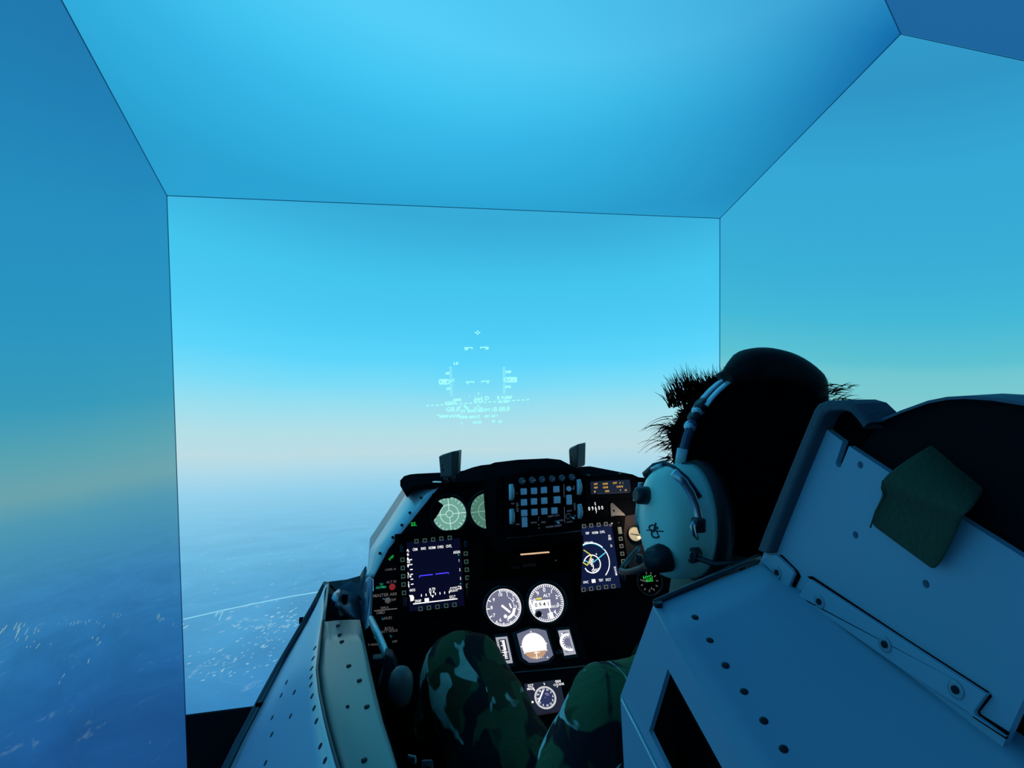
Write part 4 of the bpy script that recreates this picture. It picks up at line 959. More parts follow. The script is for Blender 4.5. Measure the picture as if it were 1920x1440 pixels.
MB().tube([A(647, 1116, 1.335), A(645, 1132, 1.325)], 0.0062, 14).build('pin', M_blk, root)
MB().tube([A(617, 1094, 1.44), A(614, 1110, 1.40), A(611, 1135, 1.34), A(607, 1164, 1.24)], 0.003, 8).build('bright_edge', M_sill, root)

# lever with grip in front of the switch plate
root = thing('throttle_lever', 'grey flat lever with dark block and rounded grip beside the left knee', 'lever', P(745, 1310, Y=1.0))
lv = [P(694.5, 1160, Y=1.24), P(709, 1190, Y=1.20), P(720, 1216, Y=1.16), P(727, 1238, Y=1.13)]
MB().tube(lv, [0.0078, 0.0084, 0.0084, 0.0078], 12, flat=0.8).build('lever_bar', M_grey, root)
MB().prism([P(x, y, Y=1.10) for x, y in ((724, 1226), (738, 1232), (746, 1252), (742, 1268), (730, 1276), (716, 1300), (709, 1296), (718, 1262))], (0, 0.03, 0)).build('lever_block', mat('lever_dark', (0.02, 0.024, 0.035), 0.5), root, bevel=0.004)
MB().box(P(709, 1240, Y=1.13), (0.020, 0.02, 0.020)).build('quadrant_block', mat('dim_grey', (0.03, 0.03, 0.033), 0.6), root, bevel=0.003)
gr = MB(); c = P(757, 1281, Y=1.02)
gr.lathe(c + Vector((-.008, 0, -0.036)), Vector((0.10, 0.0, 1)), [(0.010, 0), (0.017, 0.008), (0.0195, 0.022), (0.020, 0.038), (0.0175, 0.052), (0.011, 0.061), (0.003, 0.064)], 24)
gr.build('grip', mat('grip_grey', (0.07, 0.085, 0.085), 0.5), root)
MB().tube([P(748, 1290, Y=1.04), P(735, 1330, Y=1.05), P(730, 1420, Y=1.06)], 0.008, 10).build('grip_post', M_blk, root)
# two small blue-grey metal fittings at the bottom edge
for i, (pp, lb) in enumerate(((((764, 1414), (781, 1417), (781, 1434), (768, 1428)), 'small flat grey buckle plate low beside the left leg'), (((790, 1425), (811, 1424), (815, 1452), (791, 1450)), 'small shiny metal buckle nearest the left leg at the bottom edge'))):
    o_ = [P(x, y, Y=0.86) for x, y in pp]
    root = thing('harness_buckle', lb, 'buckle', o_[2], 'buckles beside the left leg')
    MB().prism(o_, (0, 0.006, -0.004)).build('buckle_plate', M_grey if i == 0 else mat('bright_metal', (0.3, 0.34, 0.4), 0.3, metal=0.6), root, bevel=0.002)
    c = sum(o_, Vector((0, 0, 0))) / 4
    MB().lathe(c, (0, -1, .4), [(0.0035, 0), (0.0035, 0.003), (0.002, 0.004)], 12).build('rivet', M_screw, root)

# ------------------------------------------------------------------ dark tub round the seat
root = thing('cockpit_tub', 'black cockpit tub enclosing the seat and the legs', 'cockpit', (0.35, 0.9, 0.30))
MB().box((0.36, 0.85, 0.36), (0.86, 1.5, 0.03)).build('tub_floor', M_blk, root)
MB().box((-0.03, 0.90, 0.60), (0.02, 0.9, 0.50)).build('tub_side', M_blk, root)
MB().box((0.80, 0.90, 0.66), (0.02, 1.3, 0.58)).build('tub_side', M_blk, root)
MB().box((0.045, 1.475, 0.83), (0.17, 0.012, 0.36)).build('front_bulkhead', M_blk, root)
MB().box((0.40, 1.56, 0.60), (0.70, 0.03, 0.46)).build('front_bulkhead', M_blk, root)
MB().box((0.36, 0.85, 0.175), (0.7, 1.2, 0.34)).build('pedestal_base', M_blk, root)

# ------------------------------------------------------------------ ejection seat
X3, X1 = 0.27, 0.17
M_zinc = mat('zinc', (0.30, 0.42, 0.50), 0.4, metal=0.2)
root = thing('ejection_seat', 'grey riveted pilot seat with black headrest, its left side towards the viewer', 'seat', W(0.36, 0.5, -0.95))
Q3 = lambda x, y, dx=0.0: P(x, y, X=X3 + dx)
Q1 = lambda x, y, dx=0.0: P(x, y, X=X1 + dx)
# upper side plate with slot and holes
def circ3(x, y, r, X):
    c = P(x, y, X=X); return [c + Vector((0, math.cos(k * math.pi / 6) * r, math.sin(k * math.pi / 6) * r)) for k in range(12)]
up_poly = [Q3(*q) for q in ((1428, 1046), (1448, 1000), (1520, 830), (1543, 800), (1580, 828), (1566.5, 868), (1569, 875), (1576, 876), (1592, 836.5), (1664, 884), (1813, 979), (1920, 1046), (2022, 1112), (1920, 1310), (1886, 1384), (1876, 1412), (1700, 1300), (1480, 1132), (1420, 1064))]
holes3 = [circ3(1613, 872, 0.0021, X3), circ3(1604, 1003, 0.0021, X3), circ3(1736, 1095, 0.0021, X3)]
slits = [[Q3(*q) for q in ((1458, 1046), (1490, 1071), (1496, 1080), (1486, 1103), (1489, 1109), (1502, 1113), (1499, 1119), (1479, 1112), (1475, 1104), (1486, 1078), (1482, 1070))],
         [Q3(*q) for q in ((1514, 1081), (1521, 1083), (1848, 1295), (1855, 1304), (1846, 1305), (1700, 1208))]]
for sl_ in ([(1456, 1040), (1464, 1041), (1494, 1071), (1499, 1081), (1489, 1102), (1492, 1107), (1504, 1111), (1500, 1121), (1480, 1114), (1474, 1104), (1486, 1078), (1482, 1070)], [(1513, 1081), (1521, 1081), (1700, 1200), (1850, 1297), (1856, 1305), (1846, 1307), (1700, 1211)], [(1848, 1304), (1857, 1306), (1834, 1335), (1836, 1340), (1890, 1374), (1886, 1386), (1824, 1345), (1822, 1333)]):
    MB().prism([Q3(*q, -0.0012) for q in sl_], (0.001, 0, 0)).build('gap_shade', M_blk, root)  # black strips stand in for the shaded gap beside the lap flange
MB().prism(up_poly, (0.004, 0, 0), holes3).build('upper_side_plate', M_seat, root)
MB().prism([Q3(*q, 0.012) for q in ((1460, 1046), (1560, 850), (1990, 1110), (1900, 1370))], (0.16, 0, 0)).build('head_box', M_blk, root)
# shoulder panel
A0, A1 = Q1(1225, 1135), Q1(1400, 1440)
da = (A1 - A0).normalized()
B0, B1 = Q3(1426, 1047), Q3(1884, 1381)
n_ = 14; far = 0.42
edgeA = [A0 + da * (far * k / n_) for k in range(n_ + 1)]
db = (B1 - B0).normalized(); edgeB = [B0 + db * (far * 0.9 * k / n_) + Vector((0.010, 0, -0.001)) for k in range(n_ + 1)]
rows = [[a.lerp(b, u / 8) for a, b in zip(edgeA, edgeB)] for u in range(9)]
sp = MB().grid(rows).build('shoulder_panel', M_seat, root); sm = sp.modifiers.new('t', 'SOLIDIFY'); sm.thickness = 0.003; sm.offset = -1
MB().tube([A0 + Vector((.002, 0.002, .0005)), B0 + Vector((0, .002, .0005))], 0.0022, 8).build('front_edge', M_dgrey, root)
MB().lathe(A0 + Vector((0.003, 0, 0.001)), (0, 0, 1), [(0.003, -0.002), (0.003, 0.001)], 10).build('edge_pin', M_screw, root)
rowsS = rows
def shoulder_hit(x, y):
    d = ray(x, y).normalized()
    for i in range(len(rowsS) - 1):
        for j in range(len(rowsS[0]) - 1):
            for tri in ((rowsS[i][j], rowsS[i][j + 1], rowsS[i + 1][j]), (rowsS[i + 1][j], rowsS[i][j + 1], rowsS[i + 1][j + 1])):
                e1, e2 = tri[1] - tri[0], tri[2] - tri[0]; h = d.cross(e2); a = e1.dot(h)
                if abs(a) < 1e-12: continue
                s = CAMP - tri[0]; u = s.dot(h) / a; q = s.cross(e1); v = d.dot(q) / a
                if -.02 <= u <= 1.02 and -.02 <= v and u + v <= 1.02:
                    n = e1.cross(e2).normalized(); return CAMP + d * (e2.dot(q) / a), (n if n.z > 0 else -n)
for x, y in ((1303, 1158), (1331, 1201.5), (1360, 1248), (1395, 1297.5), (1432, 1352), (1469, 1405)):
    h_ = shoulder_hit(x, y)
    if h_:
        c, n = h_; r = 0.0022
        sub(MB().lathe(c, n, [(r, -0.002), (r, 0.0004), (r * .5, 0.0006)], 14), 'rivet_hole', M_screw, sp, root)
# flange of the shoulder panel lapping over the side plate, with countersunk screws
fl_poly = [Q3(*q, -0.0035) for q in ((1424, 1049), (1436, 1040), (1455, 1040), (1484, 1068), (1488, 1077), (1477, 1103), (1479, 1110), (1496, 1117), (1517, 1086), (1700, 1206), (1848, 1303), (1826, 1334), (1826, 1341), (1884, 1383), (1700, 1262), (1560, 1164), (1490, 1115))]
MB().prism(fl_poly, (0.0033, 0, 0)).build('lap_flange', M_seat, root, bevel=0.0006)
for x, y in ((1457.5, 1073.5), (1537, 1128), (1660, 1208), (1793, 1293)):
    c = Q3(x, y, -0.0035)
    wa = MB().lathe(c, (-1, 0, 0), [(0.0042, 0), (0.0042, 0.0008), (0.0026, 0.0003)], 20).build('washer', M_zinc, root)
    sub(MB().lathe(c, (-1, 0, 0), [(0.0019, 0), (0.0019, 0.0012)], 14), 'screw', M_screw, wa, root)
# lower side plate with the long cut-out
lo = [Q1(*q) for q in ((1224, 1137), (1163, 1306), (1170, 1440), (1185, 1600), (1560, 1720), (1490, 1597))]
ho = [Q1(*q) for q in ((1252, 1254), (1217, 1371), (1254, 1448), (1330, 1600), (1440, 1597))]
MB().prism(lo, (0.003, 0, 0), [ho]).build('lower_side_plate', M_seat, root)
MB().prism([Q1(*q, 0.05) for q in ((1235, 1180), (1190, 1310), (1200, 1600), (1600, 1800), (1500, 1560))], (0.28, 0, 0)).build('seat_bucket', M_blk, root)
MB().tube([Q1(1166, 1312, -.001), Q1(1196, 1370, -.001), Q1(1232, 1442, -.001), Q1(1300, 1580, -.001)], 0.0011, 6).build('fold_line', M_grey, root)
# seat back and pan carrying the pilot
rec = 22
MB().box(W(0.37, 0.45, -0.52), (0.36, 0.05, 0.70), (Vector((1, 0, 0)), Vector((0, math.cos(R_(rec)), math.sin(R_(rec)))), Vector((0, -math.sin(R_(rec)), math.cos(R_(rec)))))).build('seat_back', M_blk, root, bevel=0.01)
MB().box(W(0.37, 0.80, -0.955), (0.36, 0.48, 0.06)).build('seat_pan', M_blk, root, bevel=0.01)
MB().box(W(0.37, 0.72, -1.08), (0.30, 0.30, 0.20)).build('seat_base', M_blk, root)
# headrest: a grey padded front edge, black sides
M_pad = mat('headrest_cloth', (0.075, 0.09, 0.11), 0.75, spec=0.2, bump=0.4, scale=220)
edge = [(1419, 1030), (1432, 995), (1478, 880), (1524, 768), (1532, 757), (1548, 751), (1580, 751), (1600, 757), (1617, 774), (1629, 792)]
edgi = [(1438, 1038), (1450, 1005), (1495, 890), (1538, 785), (1545, 776), (1556, 771), (1580, 770), (1592, 774), (1605, 788), (1616, 804)]
ra_ = [P(x, y, X=X3 - 0.006) for x, y in edge]; rb_ = [P(x, y, X=X3 - 0.008) for x, y in edgi]
dx = Vector((0.022, 0, 0))
MB().grid([[p + dx for p in ra_], ra_, rb_, [p + dx for p in rb_]], False).build('headrest_edge', M_pad, root, bevel=0.003, seg=3)
MB().prism([P(x, y, X=X3 + 0.004) for x, y in ((1424, 1034), (1436, 998), (1526, 772), (1536, 760), (1552, 754), (1600, 756), (1628, 785), (1640, 800), (1590, 860), (1500, 1060))], (0.012, 0, 0)).build('headrest_wing', M_blk, root, bevel=0.003)
MB().prism([P(x, y, X=X3 + 0.004) + Vector((0.19, 0, 0)) for x, y in ((1424, 1034), (1436, 998), (1526, 772), (1536, 760), (1552, 754), (1600, 756), (1628, 785), (1640, 800), (1590, 860), (1500, 1060))], (0.024, 0, 0)).build('headrest_wing', M_blk, root, bevel=0.003)
MB().box(W(0.375, 0.33, -0.16), (0.165, 0.05, 0.17), (Vector((1, 0, 0)), Vector((0, math.cos(R_(20)), math.sin(R_(20)))), Vector((0, -math.sin(R_(20)), math.cos(R_(20)))))).build('headrest_pad', M_blk, root, bevel=0.02, seg=3)
# black cloth cover over the head box
cov = [(1548, 800), (1600, 778), (1628, 796), (1650, 789), (1690, 771), (1740, 752), (1775, 745), (1810, 743), (1860, 747), (1920, 756), (2000, 771), (2100, 800), (2100, 1180), (2022, 1120), (1920, 1050), (1810, 980), (1664, 888), (1592, 842)]
M_cover = mat('black_cover_cloth', (0.004, 0.0042, 0.006), 0.85, spec=0.1, bump=0.3, scale=60)
M_cove = mat('cover_edge', (0.10, 0.13, 0.18), 0.6, spec=0.3)
MB().prism([P(x, y, X=X3 + 0.006) for x, y in cov], (0.010, 0, 0)).build('pack_cover', M_cover, root, bevel=0.002, seg=2)
rim = [(1622, 790), (1630, 792), (1655, 784), (1690, 769), (1740, 751), (1775, 744), (1810, 742), (1860, 745), (1920, 754), (2000, 768), (2090, 795)]
rr = [P(x, y, X=X3 + 0.003) for x, y in rim]
MB().grid([[p + Vector((0, 0, -.0015)) for p in rr], rr, [p + Vector((0.022, 0, 0.0005)) for p in rr], [p + Vector((0.022, 0, -0.006)) for p in rr]], False).build('cover_rim', M_cove, root)

# olive cloth tag draped over the plate edge
root = thing('cloth_tag', 'dark olive cloth flap draped over the top edge of the grey seat plate', 'cloth', Q3(1745, 1075, -0.008))
def row(a, b, n=8): return [a.lerp(b, k / n) for k in range(n + 1)]
ctl = [((1757, 824), (1853, 908), 0.010, 0.012), ((1712, 852), (1836, 934), -0.004, -0.004), ((1674, 877), (1822, 952), -0.010, -0.012), ((1651, 898), (1808, 962), -0.014, -0.016), ((1649, 912), (1803, 972), -0.013, -0.014), ((1654, 926), (1797, 985), -0.009, -0.010), ((1638, 955), (1782, 1018), -0.007, -0.008), ((1629, 984), (1752, 1076), -0.005, -0.006)]
rws = [row(P(*a, X=X3 + u), P(*b, X=X3 + v)) for a, b, u, v in ctl]
M_cloth = mat('olive_cloth', (0.035, 0.062, 0.030), 0.9, bump=0.5, scale=300)
o = MB().grid(rws).build('flap', M_cloth, root); o.modifiers.new('t', 'SOLIDIFY').thickness = 0.002; ss = o.modifiers.new('s', 'SUBSURF'); ss.levels = 1; ss.render_levels = 2
st = MB().tube([p + Vector((-.0012, 0, 0)) for p in [r[0].lerp(r[-1], .06) for r in rws[3:]]], 0.0005, 5).build('stitching', mat('stitch', (0.06, 0.08, 0.05), 0.9), root)

# ------------------------------------------------------------------ the pilot
HC = W(0.408, 0.612, -0.130)                      # centre of the skull
person = thing('person', 'seated pilot with short black hair, green camouflage clothes and a headset, seen from behind', 'person', W(0.37, 0.74, -0.925))
M_skin = mat('skin', (0.42, 0.27, 0.20), 0.5, noise=0.08)
M_hair = mat('black_hair', (0.0022, 0.0022, 0.003), 0.6, spec=0.0)

YAW = R_(14)                                        # the head is turned a little to the left
def turn(x, y, z): return Vector((x * math.cos(YAW) - y * math.sin(YAW), x * math.sin(YAW) + y * math.cos(YAW), z))
def head_mesh():
    nu, nv = 40, 28; rows = []
    for j in range(nv + 1):
        ph = math.pi * (j / nv - 0.5); row = []
        for i in range(nu):
            th = 2 * math.pi * i / nu
            x, y, z = math.cos(ph) * math.sin(th), math.cos(ph) * math.cos(th), math.sin(ph)   # y = forward
            px_, py_, pz_ = x * 0.074, y * 0.096, z * 0.112
            if pz_ < -0.01:                                          # jaw narrows, chin forward
                t = min(1, (-pz_ - 0.01) / 0.10); px_ *= 1 - 0.38 * t; py_ = py_ * (1 - 0.30 * t) + 0.022 * t
            if y > 0.2:
                f = (y - 0.2) / 0.8
                py_ -= 0.006 * f * (1 if -0.02 < pz_ < 0.02 else 0)   # eye line set back
                nz = math.exp(-((pz_ + 0.028) / 0.022) ** 2) * math.exp(-(px_ / 0.011) ** 2); py_ += 0.024 * nz
                py_ += 0.005 * math.exp(-((pz_ - 0.026) / 0.010) ** 2) * f        # brow
                py_ += 0.007 * math.exp(-((pz_ + 0.066) / 0.009) ** 2) * math.exp(-(px_ / 0.022) ** 2)   # lips
                py_ += 0.006 * math.exp(-((pz_ + 0.100) / 0.014) ** 2) * math.exp(-(px_ / 0.02) ** 2)
                for sx in (-1, 1): py_ -= 0.008 * math.exp(-((px_ - sx * 0.030) / 0.013) ** 2 - ((pz_ - 0.004) / 0.011) ** 2)
            row.append(HC + turn(px_, py_, pz_))
        rows.append(row)
    mb = MB(); mb.grid(rows, True, True)
    for sx in (-1, 1):                                               # ears
        c = HC + turn(sx * 0.076, -0.006, -0.008); er = []
        for j in range(7):
            ph = math.pi * (j / 6 - .5); er.append([c + Vector((sx * 0.010 * math.cos(ph) * math.cos(t) * (1 if math.cos(t) > 0 else .3), 0.017 * math.cos(ph) * math.sin(t), 0.031 * math.sin(ph))) for t in [2 * math.pi * k / 12 for k in range(12)]])
        mb.grid(er, True, True)
    return mb
def skinned(chains, sub_=2, extra=None):
    """chains: list of (points, radii); equal end points weld. Returns evaluated vertices and faces of the grown skin"""
    vs, es, rd = [], [], []
    def idx(p, r):
        for k, q in enumerate(vs):
            if (q - p).length < 1e-5: return k
        vs.append(p.copy()); rd.append(r); return len(vs) - 1
    for pts, rads in chains:
        ii = [idx(Vector(p), r) for p, r in zip(pts, rads)]
        for a, b in zip(ii, ii[1:]): es.append((a, b))
    me = bpy.data.meshes.new('tmp'); me.from_pydata([tuple(v) for v in vs], es, [])
    o = bpy.data.objects.new('tmp', me); COL.objects.link(o)
    sk = o.modifiers.new('skin', 'SKIN'); sk.branch_smoothing = 0.3; sk.use_smooth_shade = True
    for k, v in enumerate(me.skin_vertices[0].data): v.radius = (rd[k], rd[k]); v.use_root = (k == 0)
    s2 = o.modifiers.new('sub', 'SUBSURF'); s2.levels = sub_; s2.render_levels = sub_
    bpy.context.view_layer.update()
    ev = bpy.data.meshes.new_from_object(o.evaluated_get(bpy.context.evaluated_depsgraph_get()))
    out = ([Vector(v.co) for v in ev.vertices], [tuple(p.vertices) for p in ev.polygons])
    bpy.data.objects.remove(o); bpy.data.meshes.remove(me); bpy.data.meshes.remove(ev)
    return out
# joints
pel = W(0.375, 0.735, -0.80); spine = W(0.378, 0.665, -0.62); chest = W(0.385, 0.615, -0.45); neck0 = W(0.395, 0.605, -0.315); neck1 = HC + Vector((-0.002, -0.018, -0.06))
shL, shR = W(0.243, 0.600, -0.368), W(0.535, 0.60, -0.355)
elL, elR = W(0.185, 0.68, -0.625), W(0.605, 0.68, -0.62)
wrL, wrR = W(0.125, 0.90, -0.685), W(0.625, 0.92, -0.66)
hipL, hipR = W(0.285, 0.745, -0.825), W(0.465, 0.745, -0.825)
knL, knR = W(0.152, 1.085, -0.545), W(0.56, 1.11, -0.60)
anL, anR = W(0.13, 1.33, -0.93), W(0.59, 1.34, -0.93)
toL, toR = W(0.125, 1.45, -1.0), W(0.60, 1.45, -1.0)
def hand(w, fwd, side):
    """chains of a relaxed, half closed hand: palm, four fingers of their own length, thumb off the side"""
    fwd = Vector(fwd).normalized(); up = Vector((0, 0, 1)); rt = fwd.cross(up).normalized(); out = []
    palm = w + fwd * 0.045
    out.append(([w, palm], [0.024, 0.028]))
    for k, (o_, l) in enumerate(((-.030, .058), (-.011, .068), (.009, .064), (.028, .050))):
        b = palm + rt * (o_ * 0.75) + fwd * 0.012; t1 = b + fwd * l * .5 + rt * o_ * .2; t2 = t1 + fwd * l * .3 - up * l * .3; t3 = t2 - up * l * .35 - fwd * l * .05
        out.append(([palm, b, t1, t2, t3], [0.028, 0.0105, 0.0095, 0.009, 0.008]))
    tb = w + fwd * 0.02 + rt * (side * 0.026); out.append(([w, tb, tb + fwd * 0.028 + rt * side * 0.012 - up * .008, tb + fwd * 0.052 + rt * side * 0.010 - up * .02], [0.024, 0.013, 0.011, 0.0095]))
    return out
arms = [([chest, shL, shL.lerp(elL, .5), elL, elL.lerp(wrL, .4), wrL], [0.10, 0.048, 0.042, 0.037, 0.036, 0.024]), ([chest, shR, shR.lerp(elR, .5), elR, elR.lerp(wrR, .4), wrR], [0.10, 0.048, 0.042, 0.037, 0.036, 0.024])]
legs = [([pel, hipL, hipL.lerp(knL, .5), knL, knL.lerp(anL, .35), anL, toL], [0.12, 0.078, 0.070, 0.053, 0.052, 0.034, 0.030]), ([pel, hipR, hipR.lerp(knR, .5), knR, knR.lerp(anR, .35), anR, toR], [0.12, 0.078, 0.070, 0.053, 0.052, 0.034, 0.030])]
body = [([pel, spine, chest, neck0, neck1], [0.12, 0.105, 0.11, 0.052, 0.050])] + arms + legs + hand(wrL, wrL - elL, 1) + hand(wrR, wrR - elR, -1)
bv, bf = skinned(body, 2)
mb = head_mesh(); mb.add(bv, bf, True)
bo = mb.build('body', M_skin, person)
rm = bo.modifiers.new('one_surface', 'REMESH'); rm.mode = 'VOXEL'; rm.voxel_size = 0.0055; rm.use_smooth_shade = True
smo = bo.modifiers.new('soft', 'SMOOTH'); smo.factor = 0.5; smo.iterations = 3
for sx in (-1, 1):
    MB().lathe(HC + turn(sx * 0.030, 0.070, 0.004), turn(0, 1, 0), [(0.001, -0.011), (0.008, -0.008), (0.011, 0), (0.008, 0.008), (0.001, 0.011)], 14).build('eye', mat('eye_white', (0.6, 0.6, 0.58), 0.2), person)

# camouflage cloth
LS = 61.7
def camo(name, darker=1.0, so=0.0, ls=21.3, lt=0.575, dk=0.47):
    m, nt, b = new_mat(name); N = nt.nodes; L = nt.links
    tc = N.new('ShaderNodeTexCoord')
    def layer(scale, seed, lo_, hi_, strch=(1, 1, 1)):
        mp = N.new('ShaderNodeMapping'); L.new(tc.outputs['Object'], mp.inputs['Vector']); mp.inputs['Location'].default_value = (seed + so, seed * 1.7 + so, seed * .6); mp.inputs['Scale'].default_value = strch
        mp.inputs['Rotation'].default_value = (0.4, 0.3, seed)
        n = N.new('ShaderNodeTexNoise'); n.inputs['Scale'].default_value = scale; n.inputs['Detail'].default_value = 2.5; n.inputs['Distortion'].default_value = 0.9; n.inputs['Roughness'].default_value = 0.45
        L.new(mp.outputs[0], n.inputs['Vector'])
        r = N.new('ShaderNodeMapRange'); L.new(n.outputs['Fac'], r.inputs['Value']); r.inputs['From Min'].default_value = lo_; r.inputs['From Max'].default_value = hi_; r.clamp = True
        return r.outputs['Result']
    def mix(a, b_, f):
        x = N.new('ShaderNodeMix'); x.data_type = 'RGBA'; L.new(f, x.inputs[0])
        for i, v in ((6, a), (7, b_)):
            if isinstance(v, tuple): x.inputs[i].default_value = v
            else: L.new(v, x.inputs[i])
        return x.outputs[2]
    k = darker
    c = mix((0.026 * k, 0.070 * k, 0.030 * k, 1), (0.006 * k, 0.007 * k, 0.010 * k, 1), layer(13, 3.1, dk, dk + 0.03, (1, .6, 1)))
    c = mix(c, (0.022 * k, 0.034 * k, 0.014 * k, 1), layer(13, 7.7, 0.56, 0.585))
    c = mix(c, (0.30 * k, 0.40 * k, 0.34 * k, 1), layer(13, ls, lt, lt + 0.015, (1.1, .5, 1)))
    L.new(c, b.inputs['Base Color']); b.inputs['Roughness'].default_value = 0.85; b.inputs['Specular IOR Level'].default_value = 0.15
    wn = N.new('ShaderNodeTexNoise'); wn.inputs['Scale'].default_value = 14; wn.inputs['Detail'].default_value = 3; wn.inputs['Distortion'].default_value = 1.2; L.new(tc.outputs['Object'], wn.inputs['Vector'])
    bp = N.new('ShaderNodeBump'); bp.inputs['Strength'].default_value = 0.5; bp.inputs['Distance'].default_value = 0.012; L.new(wn.outputs['Fac'], bp.inputs['Height']); L.new(bp.outputs[0], b.inputs['Normal'])
    return m
def garment(name, chains, m, wrinkle=0.006):
    v, f = skinned(chains, 3)
    mb = MB(); mb.add(v, f, True); o = mb.build(name, m, person)
    tx_ = bpy.data.textures.new(name, 'CLOUDS'); tx_.noise_scale = 0.055; tx_.noise_depth = 2
    d = o.modifiers.new('folds', 'DISPLACE'); d.texture = tx_; d.strength = wrinkle * 2; d.mid_level = 0.5; d.texture_coords = 'LOCAL'
    return o
g_ = 0.014
tr = [([pel + Vector((0, 0, .06)), pel, hipL, hipL.lerp(knL, .5), knL.lerp(hipL, .08), knL + Vector((0, .015, .012)), knL.lerp(anL, .12), knL.lerp(anL, .4), knL.lerp(anL, .93)], [0.135, 0.135, 0.098, 0.094, 0.080, 0.070, 0.076, 0.074, 0.058]),
      ([pel, hipR, hipR.lerp(knR, .5), knR, knR.lerp(anR, .12), knR.lerp(anR, .4), knR.lerp(anR, .93)], [0.135, 0.098, 0.090, 0.076, 0.076, 0.072, 0.058])]
M_camo = camo('camouflage_trousers', 0.78); M_camo2 = camo('camouflage_jacket', 1.6, 4.3, LS, 0.592, 0.54)
garment('trousers', tr, M_camo, 0.007)
jk = [([pel + Vector((0, 0, .02)), spine, chest, neck0 + Vector((0, 0, -.03)), neck0 + Vector((0, 0.0, .012))], [0.138, 0.125, 0.128, 0.085, 0.064]),
      ([chest, shL, shL.lerp(elL, .25), shL.lerp(elL, .6), elL, elL.lerp(wrL, .4), elL.lerp(wrL, .92)], [0.128, 0.064, 0.066, 0.062, 0.056, 0.052, 0.040]),
      ([chest, shR, shR.lerp(elR, .5), elR, elR.lerp(wrR, .4), elR.lerp(wrR, .92)], [0.128, 0.066, 0.060, 0.054, 0.050, 0.040])]
garment('jacket', jk, M_camo2, 0.006)
for a, t_ in ((anL, toL), (anR, toR)):
    v, f = skinned([([a + Vector((0, -.01, .06)), a + Vector((0, 0, -.01)), a.lerp(t_, .6) + Vector((0, 0, -.012)), t_ + Vector((0, .02, -.01))], [0.050, 0.050, 0.046, 0.036])], 2)
    MB().add(v, f, True).build('boot', M_blk, person)
co = MB().lathe(neck0 + Vector((0.0, 0.0, 0.02)), Vector((0, 0.05, 1)), [(0.084, -0.03), (0.080, 0.01), (0.074, 0.045), (0.070, 0.056), (0.064, 0.056), (0.064, 0.0)], 36); co.build('collar', mat('tan_collar', (0.20, 0.17, 0.13), 0.85, spec=0.1), person)
# hair: scalp cap plus many tapered strands (nobody could count them)
cap = MB(); rows = []
for j in range(15):
    ph = R_(-42 + 132 * j / 14); row = []
    for i in range(36):
        th = 2 * math.pi * i / 36
        dx_, dy_, dz_ = math.cos(ph) * math.sin(th), math.cos(ph) * math.cos(th), math.sin(ph)
        lim = 0.30 if dy_ > 0.35 else -2
        zz_ = max(dz_, lim) if dy_ > 0.35 else dz_
        bump_ = 1 + 0.02 * math.sin(th * 7 + j) 
        row.append(HC + turn(dx_ * 0.081 * bump_, dy_ * 0.100 * bump_ - 0.004, zz_ * 0.114 * bump_))
    rows.append(row)
cap.grid(rows, True, True); cap.build('hair_cap', M_hair, person)
hb = MB(); rnd = random.Random(11)
def strand(root_, dirv, length, curl, w=0.0008):
    d = dirv.normalized(); side = d.cross(Vector((rnd.uniform(-1, 1), rnd.uniform(-1, 1), rnd.uniform(-1, 1)))).normalized()
    pts = []; p = root_.copy()
    for k in range(5):
        pts.append(p.copy()); p = p + d * (length / 4); d = (d + curl * 0.28).normalized()
    o = len(hb.v); nb = d.cross(side).normalized()
    for k, q in enumerate(pts):
        r = w * (1 - k / 4.6)
        hb.v += [q + side * r, q - side * r * .6 + nb * r, q - side * r * .6 - nb * r]
    for k in range(4):
        for j in range(3):
            a, b_ = o + k * 3 + j, o + k * 3 + (j + 1) % 3
            hb.f.append((a, b_, b_ + 3, a + 3)); hb.sm.append(True)
for n in range(3600):
    th = rnd.uniform(0, 2 * math.pi); z = rnd.uniform(-0.55, 1.0); c = math.sqrt(max(0, 1 - z * z))
    d = Vector((c * math.sin(th), c * math.cos(th), z))
    if d.y > 0.45 and z < 0.35: continue
    r0 = HC + turn(d.x * 0.078, d.y * 0.100 - .002, d.z * 0.112)
    front = max(0, d.y) * max(0, d.z + .1)
    ln_ = (rnd.uniform(0.010, 0.022) + 0.010 * front) * (0.4 if z > 0.45 else 1.0)
    dirv = Vector((d.x * 0.8 + rnd.gauss(0, .3), d.y * 0.6 + rnd.gauss(0, .3) + 0.25, d.z * 0.5 + 0.1 + rnd.gauss(0, .3)))
    strand(r0, dirv, ln_, Vector((rnd.gauss(0, .5), 0.2, -0.4)), 0.0007)
# spiky forelock above the brow and wispy fringe at the temple
for n in range(420):
    u = rnd.uniform(-1, 1); v = rnd.uniform(0, 1)
    r0 = HC + Vector((-0.020 + u * 0.038, 0.044 + 0.035 * (1 - v), 0.066 + v * 0.024))
    strand(r0, Vector((-0.30 + rnd.gauss(0, .2), 0.18 + rnd.gauss(0, .2), 0.95 + rnd.gauss(0, .15))), rnd.uniform(0.016, 0.034), Vector((-.1, .1, rnd.gauss(0.1, .4))), 0.0009)
for n in range(260):
    r0 = HC + turn(-0.070 + rnd.uniform(-.004, .01), rnd.uniform(0.000, 0.060), rnd.uniform(-0.025, 0.055))
    strand(r0, Vector((-0.45 + rnd.gauss(0, .2), 0.55 + rnd.gauss(0, .2), -0.5 + rnd.gauss(0, .25))), rnd.uniform(0.008, 0.020), Vector((-.2, .3, -.5)), 0.0007)
